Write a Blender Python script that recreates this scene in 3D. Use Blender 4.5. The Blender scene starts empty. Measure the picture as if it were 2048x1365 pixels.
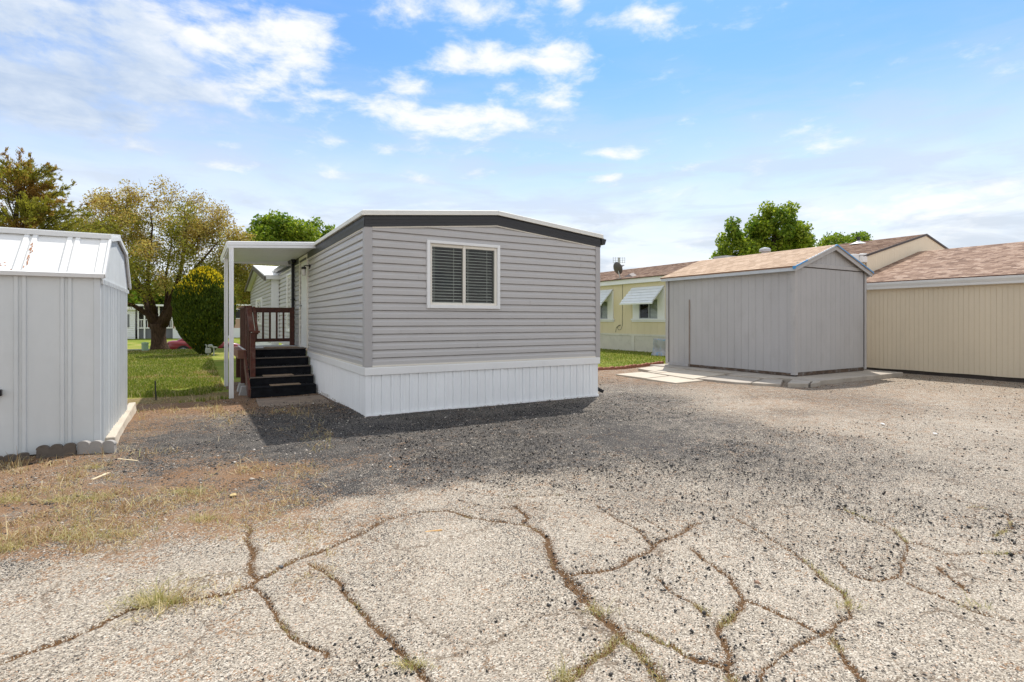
import bpy, math, random
import numpy as np
from mathutils import Vector, Matrix

rng = np.random.default_rng(7)
random.seed(7)
S = bpy.context.scene
COL = S.collection
PI = math.pi

# ------------------------------------------------------------------ camera model (used to measure the place)
FPX, HOR, CX, CAMH = 1077.0, 641.0, 1024.0, 1.4
YAW = math.radians(30.27)
FW = np.array([math.sin(YAW), math.cos(YAW), 0.0])
RT = np.array([math.cos(YAW), -math.sin(YAW), 0.0])
CAM = np.array([0, 0, CAMH])


def ray(x, y):
    return FW + RT * ((x - CX) / FPX) + np.array([0, 0, (HOR - y) / FPX])


def G(x, y, z=0.0):
    r = ray(x, y)
    return CAM + r * ((z - CAMH) / r[2])


def atx(x, y, X):
    r = ray(x, y)
    return CAM + r * (X / r[0])


def aty(x, y, Y):
    r = ray(x, y)
    return CAM + r * (Y / r[1])


def atd(x, y, d):
    return CAM + ray(x, y) * d


def sstep(a, b, x):
    t = np.clip((x - a) / (b - a), 0, 1)
    return t * t * (3 - 2 * t)


def gz(x, y):
    """height of the ground"""
    x = np.asarray(x, float)
    y = np.asarray(y, float)
    A = np.interp(y, [9, 11.5, 20, 33, 36, 41, 50.4, 50.6, 52.3, 62, 100], [0, -.08, -.11, -.15, -.25, -1.05, -1.1, -.92, -.86, -.35, -.35])
    w = np.maximum(sstep(4.0, 1.5, x), sstep(30, 35, y))
    return A * w


# ------------------------------------------------------------------ materials
MATS = {}


def new_mat(name):
    m = bpy.data.materials.new(name)
    m.use_nodes = True
    nt = m.node_tree
    nt.nodes.clear()
    out = nt.nodes.new('ShaderNodeOutputMaterial')
    return m, nt, out


def N(nt, t, **kw):
    n = nt.nodes.new(t)
    for k, v in kw.items():
        if k == 'inp':
            for kk, vv in v.items():
                n.inputs[kk].default_value = vv
        else:
            setattr(n, k, v)
    return n


def L(nt, a, b):
    nt.links.new(a, b)


def math_n(nt, op, a, b=None, c=None):
    n = nt.nodes.new('ShaderNodeMath')
    n.operation = op
    for i, v in enumerate((a, b, c)):
        if v is None:
            continue
        if isinstance(v, (int, float)):
            n.inputs[i].default_value = v
        else:
            nt.links.new(v, n.inputs[i])
    return n.outputs[0]


def mix_c(nt, f, a, b, blend='MIX'):
    n = nt.nodes.new('ShaderNodeMix')
    n.data_type = 'RGBA'
    n.blend_type = blend
    for sock, v in ((n.inputs['Factor'], f), (n.inputs['A'], a), (n.inputs['B'], b)):
        if isinstance(v, (int, float)):
            sock.default_value = v
        elif isinstance(v, (tuple, list)):
            sock.default_value = tuple(v) + ((1,) if len(v) == 3 else ())
        else:
            nt.links.new(v, sock)
    # Mix node has several sockets of the same name; pick the colour ones
    return n.outputs[2]


def mix_rgb(nt, f, a, b, blend='MIX'):
    n = nt.nodes.new('ShaderNodeMixRGB')
    n.blend_type = blend
    for sock, v in ((n.inputs[0], f), (n.inputs[1], a), (n.inputs[2], b)):
        if isinstance(v, (int, float)):
            sock.default_value = v
        elif isinstance(v, (tuple, list)):
            sock.default_value = tuple(v) + ((1,) if len(v) == 3 else ())
        else:
            nt.links.new(v, sock)
    return n.outputs[0]


def ramp(nt, fac, stops, interp='LINEAR'):
    n = nt.nodes.new('ShaderNodeValToRGB')
    n.color_ramp.interpolation = interp
    els = n.color_ramp.elements
    while len(els) < len(stops):
        els.new(0.5)
    for e, (p, c) in zip(els, stops):
        e.position = p
        e.color = tuple(c) + (1,)
    nt.links.new(fac, n.inputs[0])
    return n.outputs[0]


def noise(nt, vec, scale, detail=4, rough=0.55, out='Fac', dist=0.0):
    n = nt.nodes.new('ShaderNodeTexNoise')
    n.inputs['Scale'].default_value = scale
    n.inputs['Detail'].default_value = detail
    n.inputs['Roughness'].default_value = rough
    n.inputs['Distortion'].default_value = dist
    nt.links.new(vec, n.inputs['Vector'])
    return n.outputs[out]


def mapping(nt, vec, scale=(1, 1, 1), loc=(0, 0, 0)):
    n = nt.nodes.new('ShaderNodeMapping')
    n.inputs['Scale'].default_value = scale
    n.inputs['Location'].default_value = loc
    nt.links.new(vec, n.inputs['Vector'])
    return n.outputs[0]


def principled(nt, out, col, rough=0.6, metal=0.0, normal=None, spec=0.4):
    p = nt.nodes.new('ShaderNodeBsdfPrincipled')
    if isinstance(col, (tuple, list)):
        p.inputs['Base Color'].default_value = tuple(col) + (1,)
    else:
        nt.links.new(col, p.inputs['Base Color'])
    if isinstance(rough, (int, float)):
        p.inputs['Roughness'].default_value = rough
    else:
        nt.links.new(rough, p.inputs['Roughness'])
    p.inputs['Metallic'].default_value = metal
    p.inputs['Specular IOR Level'].default_value = spec
    if normal is not None:
        nt.links.new(normal, p.inputs['Normal'])
    nt.links.new(p.outputs[0], out.inputs[0])
    return p


def bump(nt, h, strength=0.3, dist=0.01):
    b = nt.nodes.new('ShaderNodeBump')
    b.inputs['Strength'].default_value = strength
    b.inputs['Distance'].default_value = dist
    nt.links.new(h, b.inputs['Height'])
    return b.outputs[0]


def paint(name, col, rough=0.55, var=0.08, scale=1.5, stretch=(1, 1, 1), dirt=None, dirt_amt=0.0, bmp=0.0, fine=30, spec=0.4):
    """painted / weathered surface: broad blotches, fine grain, optional dirt of a second colour"""
    if name in MATS:
        return MATS[name]
    m, nt, out = new_mat(name)
    tc = N(nt, 'ShaderNodeTexCoord').outputs['Object']
    v = mapping(nt, tc, stretch)
    n1 = noise(nt, v, scale, 5, 0.6)
    n2 = noise(nt, v, fine, 3, 0.6)
    f = math_n(nt, 'ADD', math_n(nt, 'MULTIPLY', n1, 0.7), math_n(nt, 'MULTIPLY', n2, 0.3))
    lo = tuple(c * (1 - var * 1.6) for c in col)
    hi = tuple(min(1, c * (1 + var * 1.3)) for c in col)
    c = ramp(nt, f, [(0.3, lo), (0.7, hi)])
    if dirt is not None:
        n3 = noise(nt, v, scale * 2.3, 8, 0.7)
        mk = ramp(nt, n3, [(0.52, (0, 0, 0)), (0.72, (1, 1, 1))])
        c = mix_rgb(nt, math_n(nt, 'MULTIPLY', mk, dirt_amt), c, dirt)
    rr = math_n(nt, 'ADD', rough - 0.06, math_n(nt, 'MULTIPLY', n1, 0.12))
    nm = bump(nt, n2, bmp, 0.004) if bmp > 0 else None
    principled(nt, out, c, rr, 0, nm, spec)
    MATS[name] = m
    return m


# ------------------------------------------------------------------ mesh builders
class MB:
    def __init__(s):
        s.v, s.f, s.uv = [], [], {}

    def add(s, vs, fs):
        o = len(s.v)
        s.v += [tuple(map(float, p)) for p in vs]
        s.f += [tuple(i + o for i in f) for f in fs]
        return s

    def box(s, a, b, M=None):
        x0, y0, z0 = a
        x1, y1, z1 = b
        vs = [(x0, y0, z0), (x1, y0, z0), (x1, y1, z0), (x0, y1, z0), (x0, y0, z1), (x1, y0, z1), (x1, y1, z1), (x0, y1, z1)]
        if M is not None:
            vs = [tuple(M @ Vector(p)) for p in vs]
        return s.add(vs, [(0, 3, 2, 1), (4, 5, 6, 7), (0, 1, 5, 4), (1, 2, 6, 5), (2, 3, 7, 6), (3, 0, 4, 7)])

    def prism(s, poly, d):
        """polygon (3-D points) pushed along vector d"""
        n = len(poly)
        vs = [tuple(p) for p in poly] + [tuple(np.array(p) + np.array(d)) for p in poly]
        fs = [tuple(range(n))[::-1], tuple(range(n, 2 * n))]
        fs += [(i, (i + 1) % n, n + (i + 1) % n, n + i) for i in range(n)]
        return s.add(vs, fs)

    def quad(s, a, b, c, d):
        return s.add([a, b, c, d], [(0, 1, 2, 3)])

    def bar(s, p, q, w, h, up=(0, 0, 1)):
        """rectangular bar from p to q, width w, height h"""
        p, q = np.array(p, float), np.array(q, float)
        t = q - p
        t /= np.linalg.norm(t)
        up = np.array(up, float)
        sd = np.cross(t, up)
        sd /= np.linalg.norm(sd)
        u = np.cross(sd, t)
        c = [sd * w / 2 + u * h / 2, -sd * w / 2 + u * h / 2, -sd * w / 2 - u * h / 2, sd * w / 2 - u * h / 2]
        vs = [p + k for k in c] + [q + k for k in c]
        return s.add(vs, [(0, 1, 2, 3), (7, 6, 5, 4), (0, 4, 5, 1), (1, 5, 6, 2), (2, 6, 7, 3), (3, 7, 4, 0)])

    def tube(s, pts, rad, n=8, cap=True):
        pts = [np.array(p, float) for p in pts]
        if not hasattr(rad, '__len__'):
            rad = [rad] * len(pts)
        vs, fs = [], []
        ref = np.array([0.3, 0.9, 0.2])
        for i, p in enumerate(pts):
            a = pts[max(0, i - 1)]
            b = pts[min(len(pts) - 1, i + 1)]
            t = (b - a) / (np.linalg.norm(b - a) + 1e-9)
            x = np.cross(t, ref)
            if np.linalg.norm(x) < 0.05:
                x = np.cross(t, np.array([1.0, 0, 0]))
            x /= np.linalg.norm(x)
            y = np.cross(t, x)
            for k in range(n):
                an = 2 * PI * k / n
                vs.append(p + rad[i] * (math.cos(an) * x + math.sin(an) * y))
        for i in range(len(pts) - 1):
            for k in range(n):
                k2 = (k + 1) % n
                fs.append((i * n + k, i * n + k2, (i + 1) * n + k2, (i + 1) * n + k))
        if cap:
            fs.append(tuple(range(n))[::-1])
            fs.append(tuple(range((len(pts) - 1) * n, len(pts) * n)))
        return s.add(vs, fs)

    def lathe(s, c, prof, n=16, axis='z'):
        vs, fs = [], []
        c = np.array(c, float)
        for r, z in prof:
            for k in range(n):
                an = 2 * PI * k / n
                p = (r * math.cos(an), r * math.sin(an), z)
                if axis == 'y':
                    p = (p[0], p[2], p[1])
                if axis == 'x':
                    p = (p[2], p[0], p[1])
                vs.append(c + np.array(p))
        m = len(prof)
        for i in range(m - 1):
            for k in range(n):
                k2 = (k + 1) % n
                fs.append((i * n + k, i * n + k2, (i + 1) * n + k2, (i + 1) * n + k))
        fs.append(tuple(range(n))[::-1])
        fs.append(tuple(range((m - 1) * n, m * n)))
        return s.add(vs, fs)

    def build(s, name, mat, parent=None, smooth=False, bevel=0.0, seg=1, mat2=None, mat2_faces=None):
        me = bpy.data.meshes.new(name)
        vs = s.v
        if parent is not None:
            off = root_loc(parent)
            vs = [(x - off[0], y - off[1], z - off[2]) for x, y, z in vs]
        me.from_pydata(vs, [], s.f)
        me.materials.append(mat)
        if mat2 is not None:
            me.materials.append(mat2)
            for i in mat2_faces:
                me.polygons[i].material_index = 1
        me.update()
        o = bpy.data.objects.new(name, me)
        COL.objects.link(o)
        if parent is not None:
            o.parent = parent
        if smooth:
            for p in me.polygons:
                p.use_smooth = True
        if bevel > 0:
            b = o.modifiers.new('Bevel', 'BEVEL')
            b.width = bevel
            b.segments = seg
            b.limit_method = 'ANGLE'
        return o


def root_loc(o):
    l = Vector((0, 0, 0))
    while o is not None:
        l += o.location
        o = o.parent
    return l


def thing(name, label, cat, loc, group=None):
    o = bpy.data.objects.new(name, None)
    o.empty_display_size = 0.2
    o.location = tuple(map(float, loc))
    COL.objects.link(o)
    return tag(o, label, cat, group)


def tag(o, label, cat, group=None, kind=None):
    o['label'] = label
    o['category'] = cat
    if group:
        o['group'] = group
    if kind:
        o['kind'] = kind
    return o


def copy_thing(o, loc):
    r = o.copy()
    COL.objects.link(r)
    r.location = tuple(map(float, loc))
    for ch in list(o.children):
        c = ch.copy()
        COL.objects.link(c)
        c.parent = r
        for g in ch.children:
            d = g.copy()
            COL.objects.link(d)
            d.parent = c
    return r


def np_mesh(name, V, F, mat, parent=None, mats=None, midx=None, attrs=None, smooth=False):
    """big mesh from numpy arrays; F is (m, k)"""
    me = bpy.data.meshes.new(name)
    V = np.asarray(V, np.float32)
    if parent is not None:
        V = V - np.array(root_loc(parent), np.float32)
    F = np.asarray(F, np.int32)
    k = F.shape[1]
    me.vertices.add(len(V))
    me.vertices.foreach_set('co', V.ravel())
    me.loops.add(F.size)
    me.loops.foreach_set('vertex_index', F.ravel())
    me.polygons.add(len(F))
    me.polygons.foreach_set('loop_start', np.arange(0, F.size, k, dtype=np.int32))
    me.polygons.foreach_set('loop_total', np.full(len(F), k, np.int32))
    for mm in ([mat] if mats is None else mats):
        me.materials.append(mm)
    if midx is not None:
        me.polygons.foreach_set('material_index', np.asarray(midx, np.int32))
    if smooth:
        me.polygons.foreach_set('use_smooth', np.ones(len(F), bool))
    if attrs:
        for an, av in attrs.items():
            a = me.attributes.new(an, 'FLOAT', 'POINT')
            a.data.foreach_set('value', np.asarray(av, np.float32))
    me.update(calc_edges=True)
    me.validate()
    o = bpy.data.objects.new(name, me)
    COL.objects.link(o)
    if parent is not None:
        o.parent = parent
    return o


# ---- wall helpers -------------------------------------------------
def lap_siding(mb, A, B, z0, topf, pitch, nrm, openings=(), off0=0.003, off1=0.026, zmax=None, phase=0.0):
    """horizontal dutch-lap siding on the vertical plane A->B (xy), outward normal nrm; topf(s) = height of the wall top,
    a concave-down function; openings are (s0, s1, zlo, zhi)"""
    A, B, nrm = np.array(A, float), np.array(B, float), np.array(nrm, float)
    Lh = np.linalg.norm(B - A)
    t = (B - A) / Lh
    ss = np.linspace(0, Lh, 401)
    tops = np.array([topf(s) for s in ss])
    zt = tops.max() if zmax is None else zmax

    def span(z):
        ok = ss[tops >= z - 1e-6]
        if len(ok) == 0:
            i = ss[np.argmax(tops)]
            return (i, i)
        return (ok[0], ok[-1])

    dd = off1 - off0
    prof = [(0.0, -.007), (0.05, off1 - dd * .25), (0.075, off1 - dd * .04), (0.10, off1), (0.56, off1 - dd * .10), (0.66, off1 - dd * .42), (0.78, off1 - dd * .75), (0.90, off0 + dd * .08), (0.98, off0), (1.0, -.007)]
    lev = []
    z = z0 - phase
    while z < zt:
        for k in range(len(prof) - 1):
            lev.append((z + prof[k][0] * pitch, prof[k][1], z + prof[k + 1][0] * pitch, prof[k + 1][1]))
        z += pitch

    def P(s, z, o):
        p = A + t * s + nrm * o
        return (p[0], p[1], z)

    for za, oa, zb, ob in lev:
        if zb <= z0 or za >= zt:
            continue
        if za < z0:
            oa = oa + (ob - oa) * (z0 - za) / (zb - za)
            za = z0
        if zb > zt:
            ob = oa + (ob - oa) * (zt - za) / (zb - za)
            zb = zt
        cuts = [za, zb]
        for o in openings:
            for zz in (o[2], o[3]):
                if za < zz < zb:
                    cuts.append(zz)
        cuts = sorted(cuts)
        for c0, c1 in zip(cuts[:-1], cuts[1:]):
            f0 = 0 if zb == za else (c0 - za) / (zb - za)
            f1 = 0 if zb == za else (c1 - za) / (zb - za)
            o0, o1 = oa + (ob - oa) * f0, oa + (ob - oa) * f1
            l0, r0 = span(c0)
            l1, r1 = span(c1)
            zm = (c0 + c1) / 2
            segs = [((l0, l1), (r0, r1))]
            for o in openings:
                if o[2] <= zm <= o[3]:
                    ns = []
                    for (a, b) in segs:
                        if o[0] > a[0] and o[0] < b[0]:
                            ns.append((a, (o[0], o[0])))
                            ns.append(((o[1], o[1]), b))
                        elif o[1] > a[0] and o[1] < b[0]:
                            ns.append(((o[1], o[1]), b))
                        else:
                            ns.append((a, b))
                    segs = ns
            for a, b in segs:
                if b[0] - a[0] < 1e-4 and b[1] - a[1] < 1e-4:
                    continue
                mb.quad(P(a[0], c0, o0), P(b[0], c0, o0), P(b[1], c1, o1), P(a[1], c1, o1))


def profile_wall(mb, A, B, nrm, prof, zb, zt, extra=(), openings=()):
    """vertical ribbed / grooved wall: prof = list of (s, outward offset); zb, zt functions of s"""
    A, B, nrm = np.array(A, float), np.array(B, float), np.array(nrm, float)
    Lh = np.linalg.norm(B - A)
    t = (B - A) / Lh
    prof = [p for p in prof if 0 <= p[0] <= Lh]
    offs = np.array(prof)
    for e in list(extra) + [o[0] for o in openings] + [o[1] for o in openings]:
        prof.append((e, float(np.interp(e, offs[:, 0], offs[:, 1]))))
    if prof[0][0] > 0:
        prof.append((0.0, prof[0][1]))
    prof.append((Lh, prof[-1][1] if prof[-1][0] < Lh else 0))
    prof = sorted(set(prof))

    def P(s, o, z):
        p = A + t * s + nrm * o
        return (p[0], p[1], z)

    for (s0, o0), (s1, o1) in zip(prof[:-1], prof[1:]):
        if s1 - s0 < 1e-6:
            continue
        sm = (s0 + s1) / 2
        zs = [(zb(s0), zb(s1)), (zt(s0), zt(s1))]
        spans = [(zs[0], zs[1])]
        for o in openings:
            if o[0] - 1e-6 <= sm <= o[1] + 1e-6:
                spans = [(zs[0], (o[2], o[2])), ((o[3], o[3]), zs[1])]
        for b, c in spans:
            mb.quad(P(s0, o0, b[0]), P(s1, o1, b[1]), P(s1, o1, c[1]), P(s0, o0, c[0]))


def grooves(Lh, pitch, gw=0.012, gd=0.009, start=0.0):
    pr = [(0.0, 0.0)]
    s = start + pitch
    while s < Lh - gw:
        pr += [(s - gw / 2, 0), (s - gw / 2 + 0.002, -gd), (s + gw / 2 - 0.002, -gd), (s + gw / 2, 0)]
        s += pitch
    pr.append((Lh, 0.0))
    return pr


def ribs(Lh, pitch, rw=0.03, rd=0.008, sl=0.008, start=0.0, double=0.0):
    pr = [(0.0, 0.0)]
    s = start + pitch / 2
    while s < Lh - rw * 2 - double:
        for o in ([0.0] if not double else [0.0, double]):
            pr += [(s + o, 0), (s + o + sl, rd), (s + o + rw - sl, rd), (s + o + rw, 0)]
        s += pitch
    pr.append((Lh, 0.0))
    return pr


def skirt_prof(Lh, pitch=.143, start=0.0):
    pr = [(0.0, 0.0)]
    s = start + pitch / 2
    while s < Lh - .08:
        pr += [(s, 0), (s + .004, -.009), (s + .009, -.009), (s + .016, .012), (s + .040, .012), (s + .052, .001), (s + pitch * .62, .001), (s + pitch * .64, .005), (s + pitch * .72, .005), (s + pitch * .74, 0)]
        s += pitch
    pr.append((Lh, 0.0))
    return [p for p in pr if p[0] >= 0]


def shingle_roof(name, mat, eaveA, eaveB, ridgeA, ridgeB, parent, course=0.14, step=0.006, thick=0.03, jag=0.0):
    """sloping shingle plane with stepped courses; UV in metres (u along the eave, v up the slope)"""
    eA, eB, rA, rB = [np.array(p, float) for p in (eaveA, eaveB, ridgeA, ridgeB)]
    sl = np.linalg.norm(rA - eA)
    n = max(1, int(round(sl / course)))
    nr = np.cross(eB - eA, rA - eA)
    nr /= np.linalg.norm(nr)
    if nr[2] < 0:
        nr = -nr
    V, F, UV = [], [], []
    w = np.linalg.norm(eB - eA)
    for i in range(n):
        a, b = i / n, (i + 1) / n
        for f, o in ((a, 0.0), (a, step), (b, 0.0)):
            V += [eA + (rA - eA) * f + nr * o, eB + (rB - eB) * f + nr * o]
            UV += [(0, f * sl), (w, f * sl)]
        k = i * 6
        F += [(k, k + 1, k + 3, k + 2), (k + 2, k + 3, k + 5, k + 4)]
    me = bpy.data.meshes.new(name)
    off = np.array(root_loc(parent))
    # underside
    k = len(V)
    V += [eA - nr * thick, eB - nr * thick, rB - nr * thick, rA - nr * thick]
    UV += [(0, 0), (w, 0), (w, sl), (0, sl)]
    F += [(k + 3, k + 2, k + 1, k), (0, k, k + 1, 1), (0, len(V) - 6, k + 3, k), (1, k + 1, k + 2, len(V) - 5)]
    me.from_pydata([tuple(p - off) for p in V], [], F)
    ul = me.uv_layers.new(name='UVMap')
    for l in me.loops:
        ul.data[l.index].uv = UV[l.vertex_index]
    me.materials.append(mat)
    o = bpy.data.objects.new(name, me)
    COL.objects.link(o)
    o.parent = parent
    return o


# ------------------------------------------------------------------ material library
def m_shingle(name, cols, cell=(0.17, 0.14), dark=(0.1, 0.05, 0.035), contrast=1.0):
    m, nt, out = new_mat(name)
    uv = N(nt, 'ShaderNodeUVMap').outputs[0]
    br = N(nt, 'ShaderNodeTexBrick', inp={'Scale': 1.0, 'Mortar Size': 0.004, 'Mortar Smooth': 0.3, 'Bias': 0.0, 'Brick Width': cell[0], 'Row Height': cell[1]})
    br.offset = 0.37
    br.inputs['Color1'].default_value = (0, 0, 0, 1)
    br.inputs['Color2'].default_value = (1, 1, 1, 1)
    br.inputs['Mortar'].default_value = (0.0, 0, 0, 1)
    L(nt, uv, br.inputs['Vector'])
    n1 = noise(nt, mapping(nt, uv, (5, 16, 1)), 1.0, 5, 0.75)
    n2 = noise(nt, uv, 160, 2, 0.6)
    n3 = noise(nt, uv, 0.7, 3, 0.5)
    f = math_n(nt, 'ADD', math_n(nt, 'MULTIPLY', br.outputs['Color'], 0.46), math_n(nt, 'ADD', math_n(nt, 'MULTIPLY', n1, 0.42), math_n(nt, 'MULTIPLY', n2, 0.22)))
    c = ramp(nt, f, [(0.22, cols[0]), (0.45, cols[1]), (0.62, cols[2]), (0.85, cols[3])])
    c = mix_rgb(nt, math_n(nt, 'MULTIPLY', n3, 0.35), c, cols[1])
    c = mix_rgb(nt, math_n(nt, 'MULTIPLY', br.outputs['Fac'], 0.75), c, dark)
    principled(nt, out, c, 0.92, 0, bump(nt, n2, 0.5, 0.004), 0.2)
    return m


def m_leaf(name, stops, transl=0.35):
    m, nt, out = new_mat(name)
    gi = N(nt, 'ShaderNodeNewGeometry')
    c = ramp(nt, gi.outputs['Random Per Island'], stops)
    d = N(nt, 'ShaderNodeBsdfPrincipled')
    d.inputs['Roughness'].default_value = 0.6
    d.inputs['Specular IOR Level'].default_value = 0.25
    L(nt, c, d.inputs['Base Color'])
    t = N(nt, 'ShaderNodeBsdfTranslucent')
    L(nt, mix_rgb(nt, 0.5, c, (0.9, 1.0, 0.3), 'MULTIPLY'), t.inputs[0])
    mx = N(nt, 'ShaderNodeMixShader')
    mx.inputs[0].default_value = transl
    L(nt, d.outputs[0], mx.inputs[1])
    L(nt, t.outputs[0], mx.inputs[2])
    L(nt, mx.outputs[0], out.inputs[0])
    return m


def m_island(name, stops, rough=0.8, interp='LINEAR', spec=0.3):
    m, nt, out = new_mat(name)
    gi = N(nt, 'ShaderNodeNewGeometry')
    c = ramp(nt, gi.outputs['Random Per Island'], stops, interp)
    tc = N(nt, 'ShaderNodeTexCoord').outputs['Object']
    n = noise(nt, tc, 90, 3, 0.6)
    c = mix_rgb(nt, 0.6, c, mix_rgb(nt, n, (0.55, 0.55, 0.55), (1.35, 1.35, 1.35)), 'MULTIPLY')
    principled(nt, out, c, rough, 0, None, spec)
    return m


def m_bark(name, a, b):
    m, nt, out = new_mat(name)
    tc = N(nt, 'ShaderNodeTexCoord').outputs['Object']
    n = noise(nt, mapping(nt, tc, (9, 9, 1.6)), 2.2, 6, 0.7, dist=0.6)
    c = ramp(nt, n, [(0.35, a), (0.62, b)])
    principled(nt, out, c, 0.9, 0, bump(nt, n, 0.9, 0.04), 0.15)
    return m


def m_glass(name, refl=0.9, tint=(0.90, 0.94, 0.91), ior=1.5):
    m, nt, out = new_mat(name)
    fr = N(nt, 'ShaderNodeFresnel')
    fr.inputs[0].default_value = ior
    tr = N(nt, 'ShaderNodeBsdfTransparent')
    tr.inputs[0].default_value = tint + (1,)
    gl = N(nt, 'ShaderNodeBsdfGlossy')
    gl.inputs['Roughness'].default_value = 0.015
    gl.inputs['Color'].default_value = (refl, refl, refl, 1)
    tc = N(nt, 'ShaderNodeTexCoord').outputs['Object']
    nz = noise(nt, tc, 1.8, 2, 0.5)
    L(nt, bump(nt, nz, 0.06, 0.02), gl.inputs['Normal'])
    mx = N(nt, 'ShaderNodeMixShader')
    L(nt, fr.outputs[0], mx.inputs[0])
    L(nt, tr.outputs[0], mx.inputs[1])
    L(nt, gl.outputs[0], mx.inputs[2])
    L(nt, mx.outputs[0], out.inputs[0])
    return m


def m_wood(name, a, b, scale=(1, 1, 1), rough=0.6, worn=None, worn_amt=0.0):
    m, nt, out = new_mat(name)
    tc = N(nt, 'ShaderNodeTexCoord').outputs['Object']
    n = noise(nt, mapping(nt, tc, scale), 6, 6, 0.7, dist=0.4)
    c = ramp(nt, n, [(0.3, a), (0.7, b)])
    if worn is not None:
        n2 = noise(nt, tc, 5.0, 8, 0.75)
        mk = ramp(nt, n2, [(0.5, (0, 0, 0)), (0.68, (1, 1, 1))])
        c = mix_rgb(nt, math_n(nt, 'MULTIPLY', mk, worn_amt), c, worn)
    principled(nt, out, c, rough, 0, bump(nt, n, 0.25, 0.004), 0.35)
    return m


M_SIDING = paint('vinyl_siding', (0.482, 0.466, 0.457), 0.42, 0.045, 0.9, (1, 1, 3), spec=0.5)
M_TRIMGREY = paint('vinyl_corner_trim', (0.41, 0.395, 0.393), 0.5, 0.03, 1.2)
M_WHITE = paint('white_vinyl', (0.80, 0.80, 0.795), 0.45, 0.03, 1.2, dirt=(0.55, 0.53, 0.5), dirt_amt=0.12)
M_SKIRT = paint('white_skirting', (0.80, 0.81, 0.82), 0.4, 0.035, 1.6, dirt=(0.5, 0.47, 0.43), dirt_amt=0.12)
M_CREAM = paint('cream_trim', (0.78, 0.74, 0.66), 0.5, 0.03, 2)
M_FASCIA = paint('charcoal_fascia', (0.022, 0.0225, 0.027), 0.42, 0.12, 1.5, (1, 1, 6), spec=0.5)
M_BLACK = paint('black_metal', (0.018, 0.018, 0.02), 0.35, 0.1, 3)
M_ROOFWHITE = paint('white_roof_coating', (0.74, 0.735, 0.70), 0.6, 0.04, 2)
M_RUST = paint('rusty_frame', (0.13, 0.055, 0.03), 0.85, 0.3, 8)
M_DARKROOM = paint('dark_interior', (0.045, 0.042, 0.038), 0.9, 0.1, 2)
M_BLIND = paint('blind_slat', (0.86, 0.88, 0.82), 0.5, 0.04, 4)
M_GLASS = m_glass('window_glass')
M_RED = m_wood('red_stained_wood', (0.050, 0.015, 0.009), (0.125, 0.036, 0.020), (2, 2, 2), 0.6, (0.26, 0.21, 0.18), 0.30)
M_REDDARK = m_wood('brown_stained_wood', (0.045, 0.015, 0.010), (0.105, 0.034, 0.020), (2, 2, 2), 0.55)
M_CARPET = paint('black_step_carpet', (0.014, 0.015, 0.018), 0.95, 0.35, 9, fine=180, bmp=0.5, spec=0.1)
M_NOSING = paint('worn_step_nosing', (0.17, 0.14, 0.115), 0.9, 0.2, 12)
M_MAT = paint('jute_mat', (0.30, 0.22, 0.15), 0.95, 0.25, 30, bmp=0.6)
M_GREYDECK = paint('grey_deck_floor', (0.55, 0.56, 0.55), 0.7, 0.1, 3)
M_CONC = paint('old_concrete', (0.40, 0.355, 0.30), 0.9, 0.13, 2.2, dirt=(0.22, 0.18, 0.14), dirt_amt=0.5, fine=60, bmp=0.4)
M_CONCWHITE = paint('sunbleached_concrete', (0.50, 0.44, 0.355), 0.9, 0.08, 3, dirt=(0.35, 0.3, 0.25), dirt_amt=0.4, fine=70, bmp=0.3)
M_CONCGREY = paint('grey_cast_concrete', (0.33, 0.315, 0.30), 0.9, 0.1, 6, dirt=(0.2, 0.17, 0.14), dirt_amt=0.4, fine=90, bmp=0.4)
M_CONCDARK = paint('stained_cast_concrete', (0.125, 0.105, 0.088), 0.95, 0.2, 8, dirt=(0.05, 0.04, 0.03), dirt_amt=0.5, fine=90, bmp=0.4)
M_SHEDGREY = paint('grey_painted_plywood', (0.43, 0.42, 0.417), 0.7, 0.05, 1.3, (1, 1, 0.5), dirt=(0.33, 0.31, 0.30), dirt_amt=0.35, fine=45, bmp=0.15)
M_SHEDTRIM = paint('grey_painted_board', (0.44, 0.425, 0.415), 0.7, 0.06, 2.5, (1, 1, 0.5), dirt=(0.2, 0.15, 0.12), dirt_amt=0.25)
M_ROTWOOD = m_wood('rotten_sill_wood', (0.045, 0.034, 0.028), (0.15, 0.10, 0.07), (1, 1, 3), 0.9, (0.22, 0.21, 0.20), 1.0)
M_POSTWOOD = m_wood('weathered_strip_wood', (0.21, 0.165, 0.135), (0.36, 0.315, 0.28), (6, 6, 1), 0.85)
M_BLUE = paint('blue_edge_film', (0.06, 0.27, 0.55), 0.35, 0.15, 6)
M_PALEMETAL = paint('pale_drip_edge', (0.50, 0.53, 0.56), 0.35, 0.06, 5)
M_TAN = paint('tan_painted_plywood', (0.64, 0.55, 0.41), 0.65, 0.035, 1.2, (1, 1, 0.5), dirt=(0.50, 0.43, 0.32), dirt_amt=0.25)
M_TANLIGHT = paint('cream_gable_plywood', (0.80, 0.71, 0.55), 0.65, 0.03, 1.2, (1, 1, 0.5))
M_GUTTER = paint('white_gutter', (0.70, 0.70, 0.68), 0.35, 0.03, 2, dirt=(0.5, 0.46, 0.4), dirt_amt=0.25)
M_FOUND = paint('dark_foundation', (0.055, 0.045, 0.04), 0.95, 0.3, 4)
M_YELLOW = paint('yellow_painted_panel', (0.69, 0.60, 0.395), 0.6, 0.03, 1.0, (1, 1, 0.5))
M_YSKIRT = paint('cream_skirting', (0.66, 0.63, 0.53), 0.55, 0.05, 2, dirt=(0.3, 0.28, 0.2), dirt_amt=0.3)
M_AWNING = paint('white_aluminium_awning', (0.74, 0.76, 0.74), 0.4, 0.04, 3, dirt=(0.45, 0.45, 0.42), dirt_amt=0.3)
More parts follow.
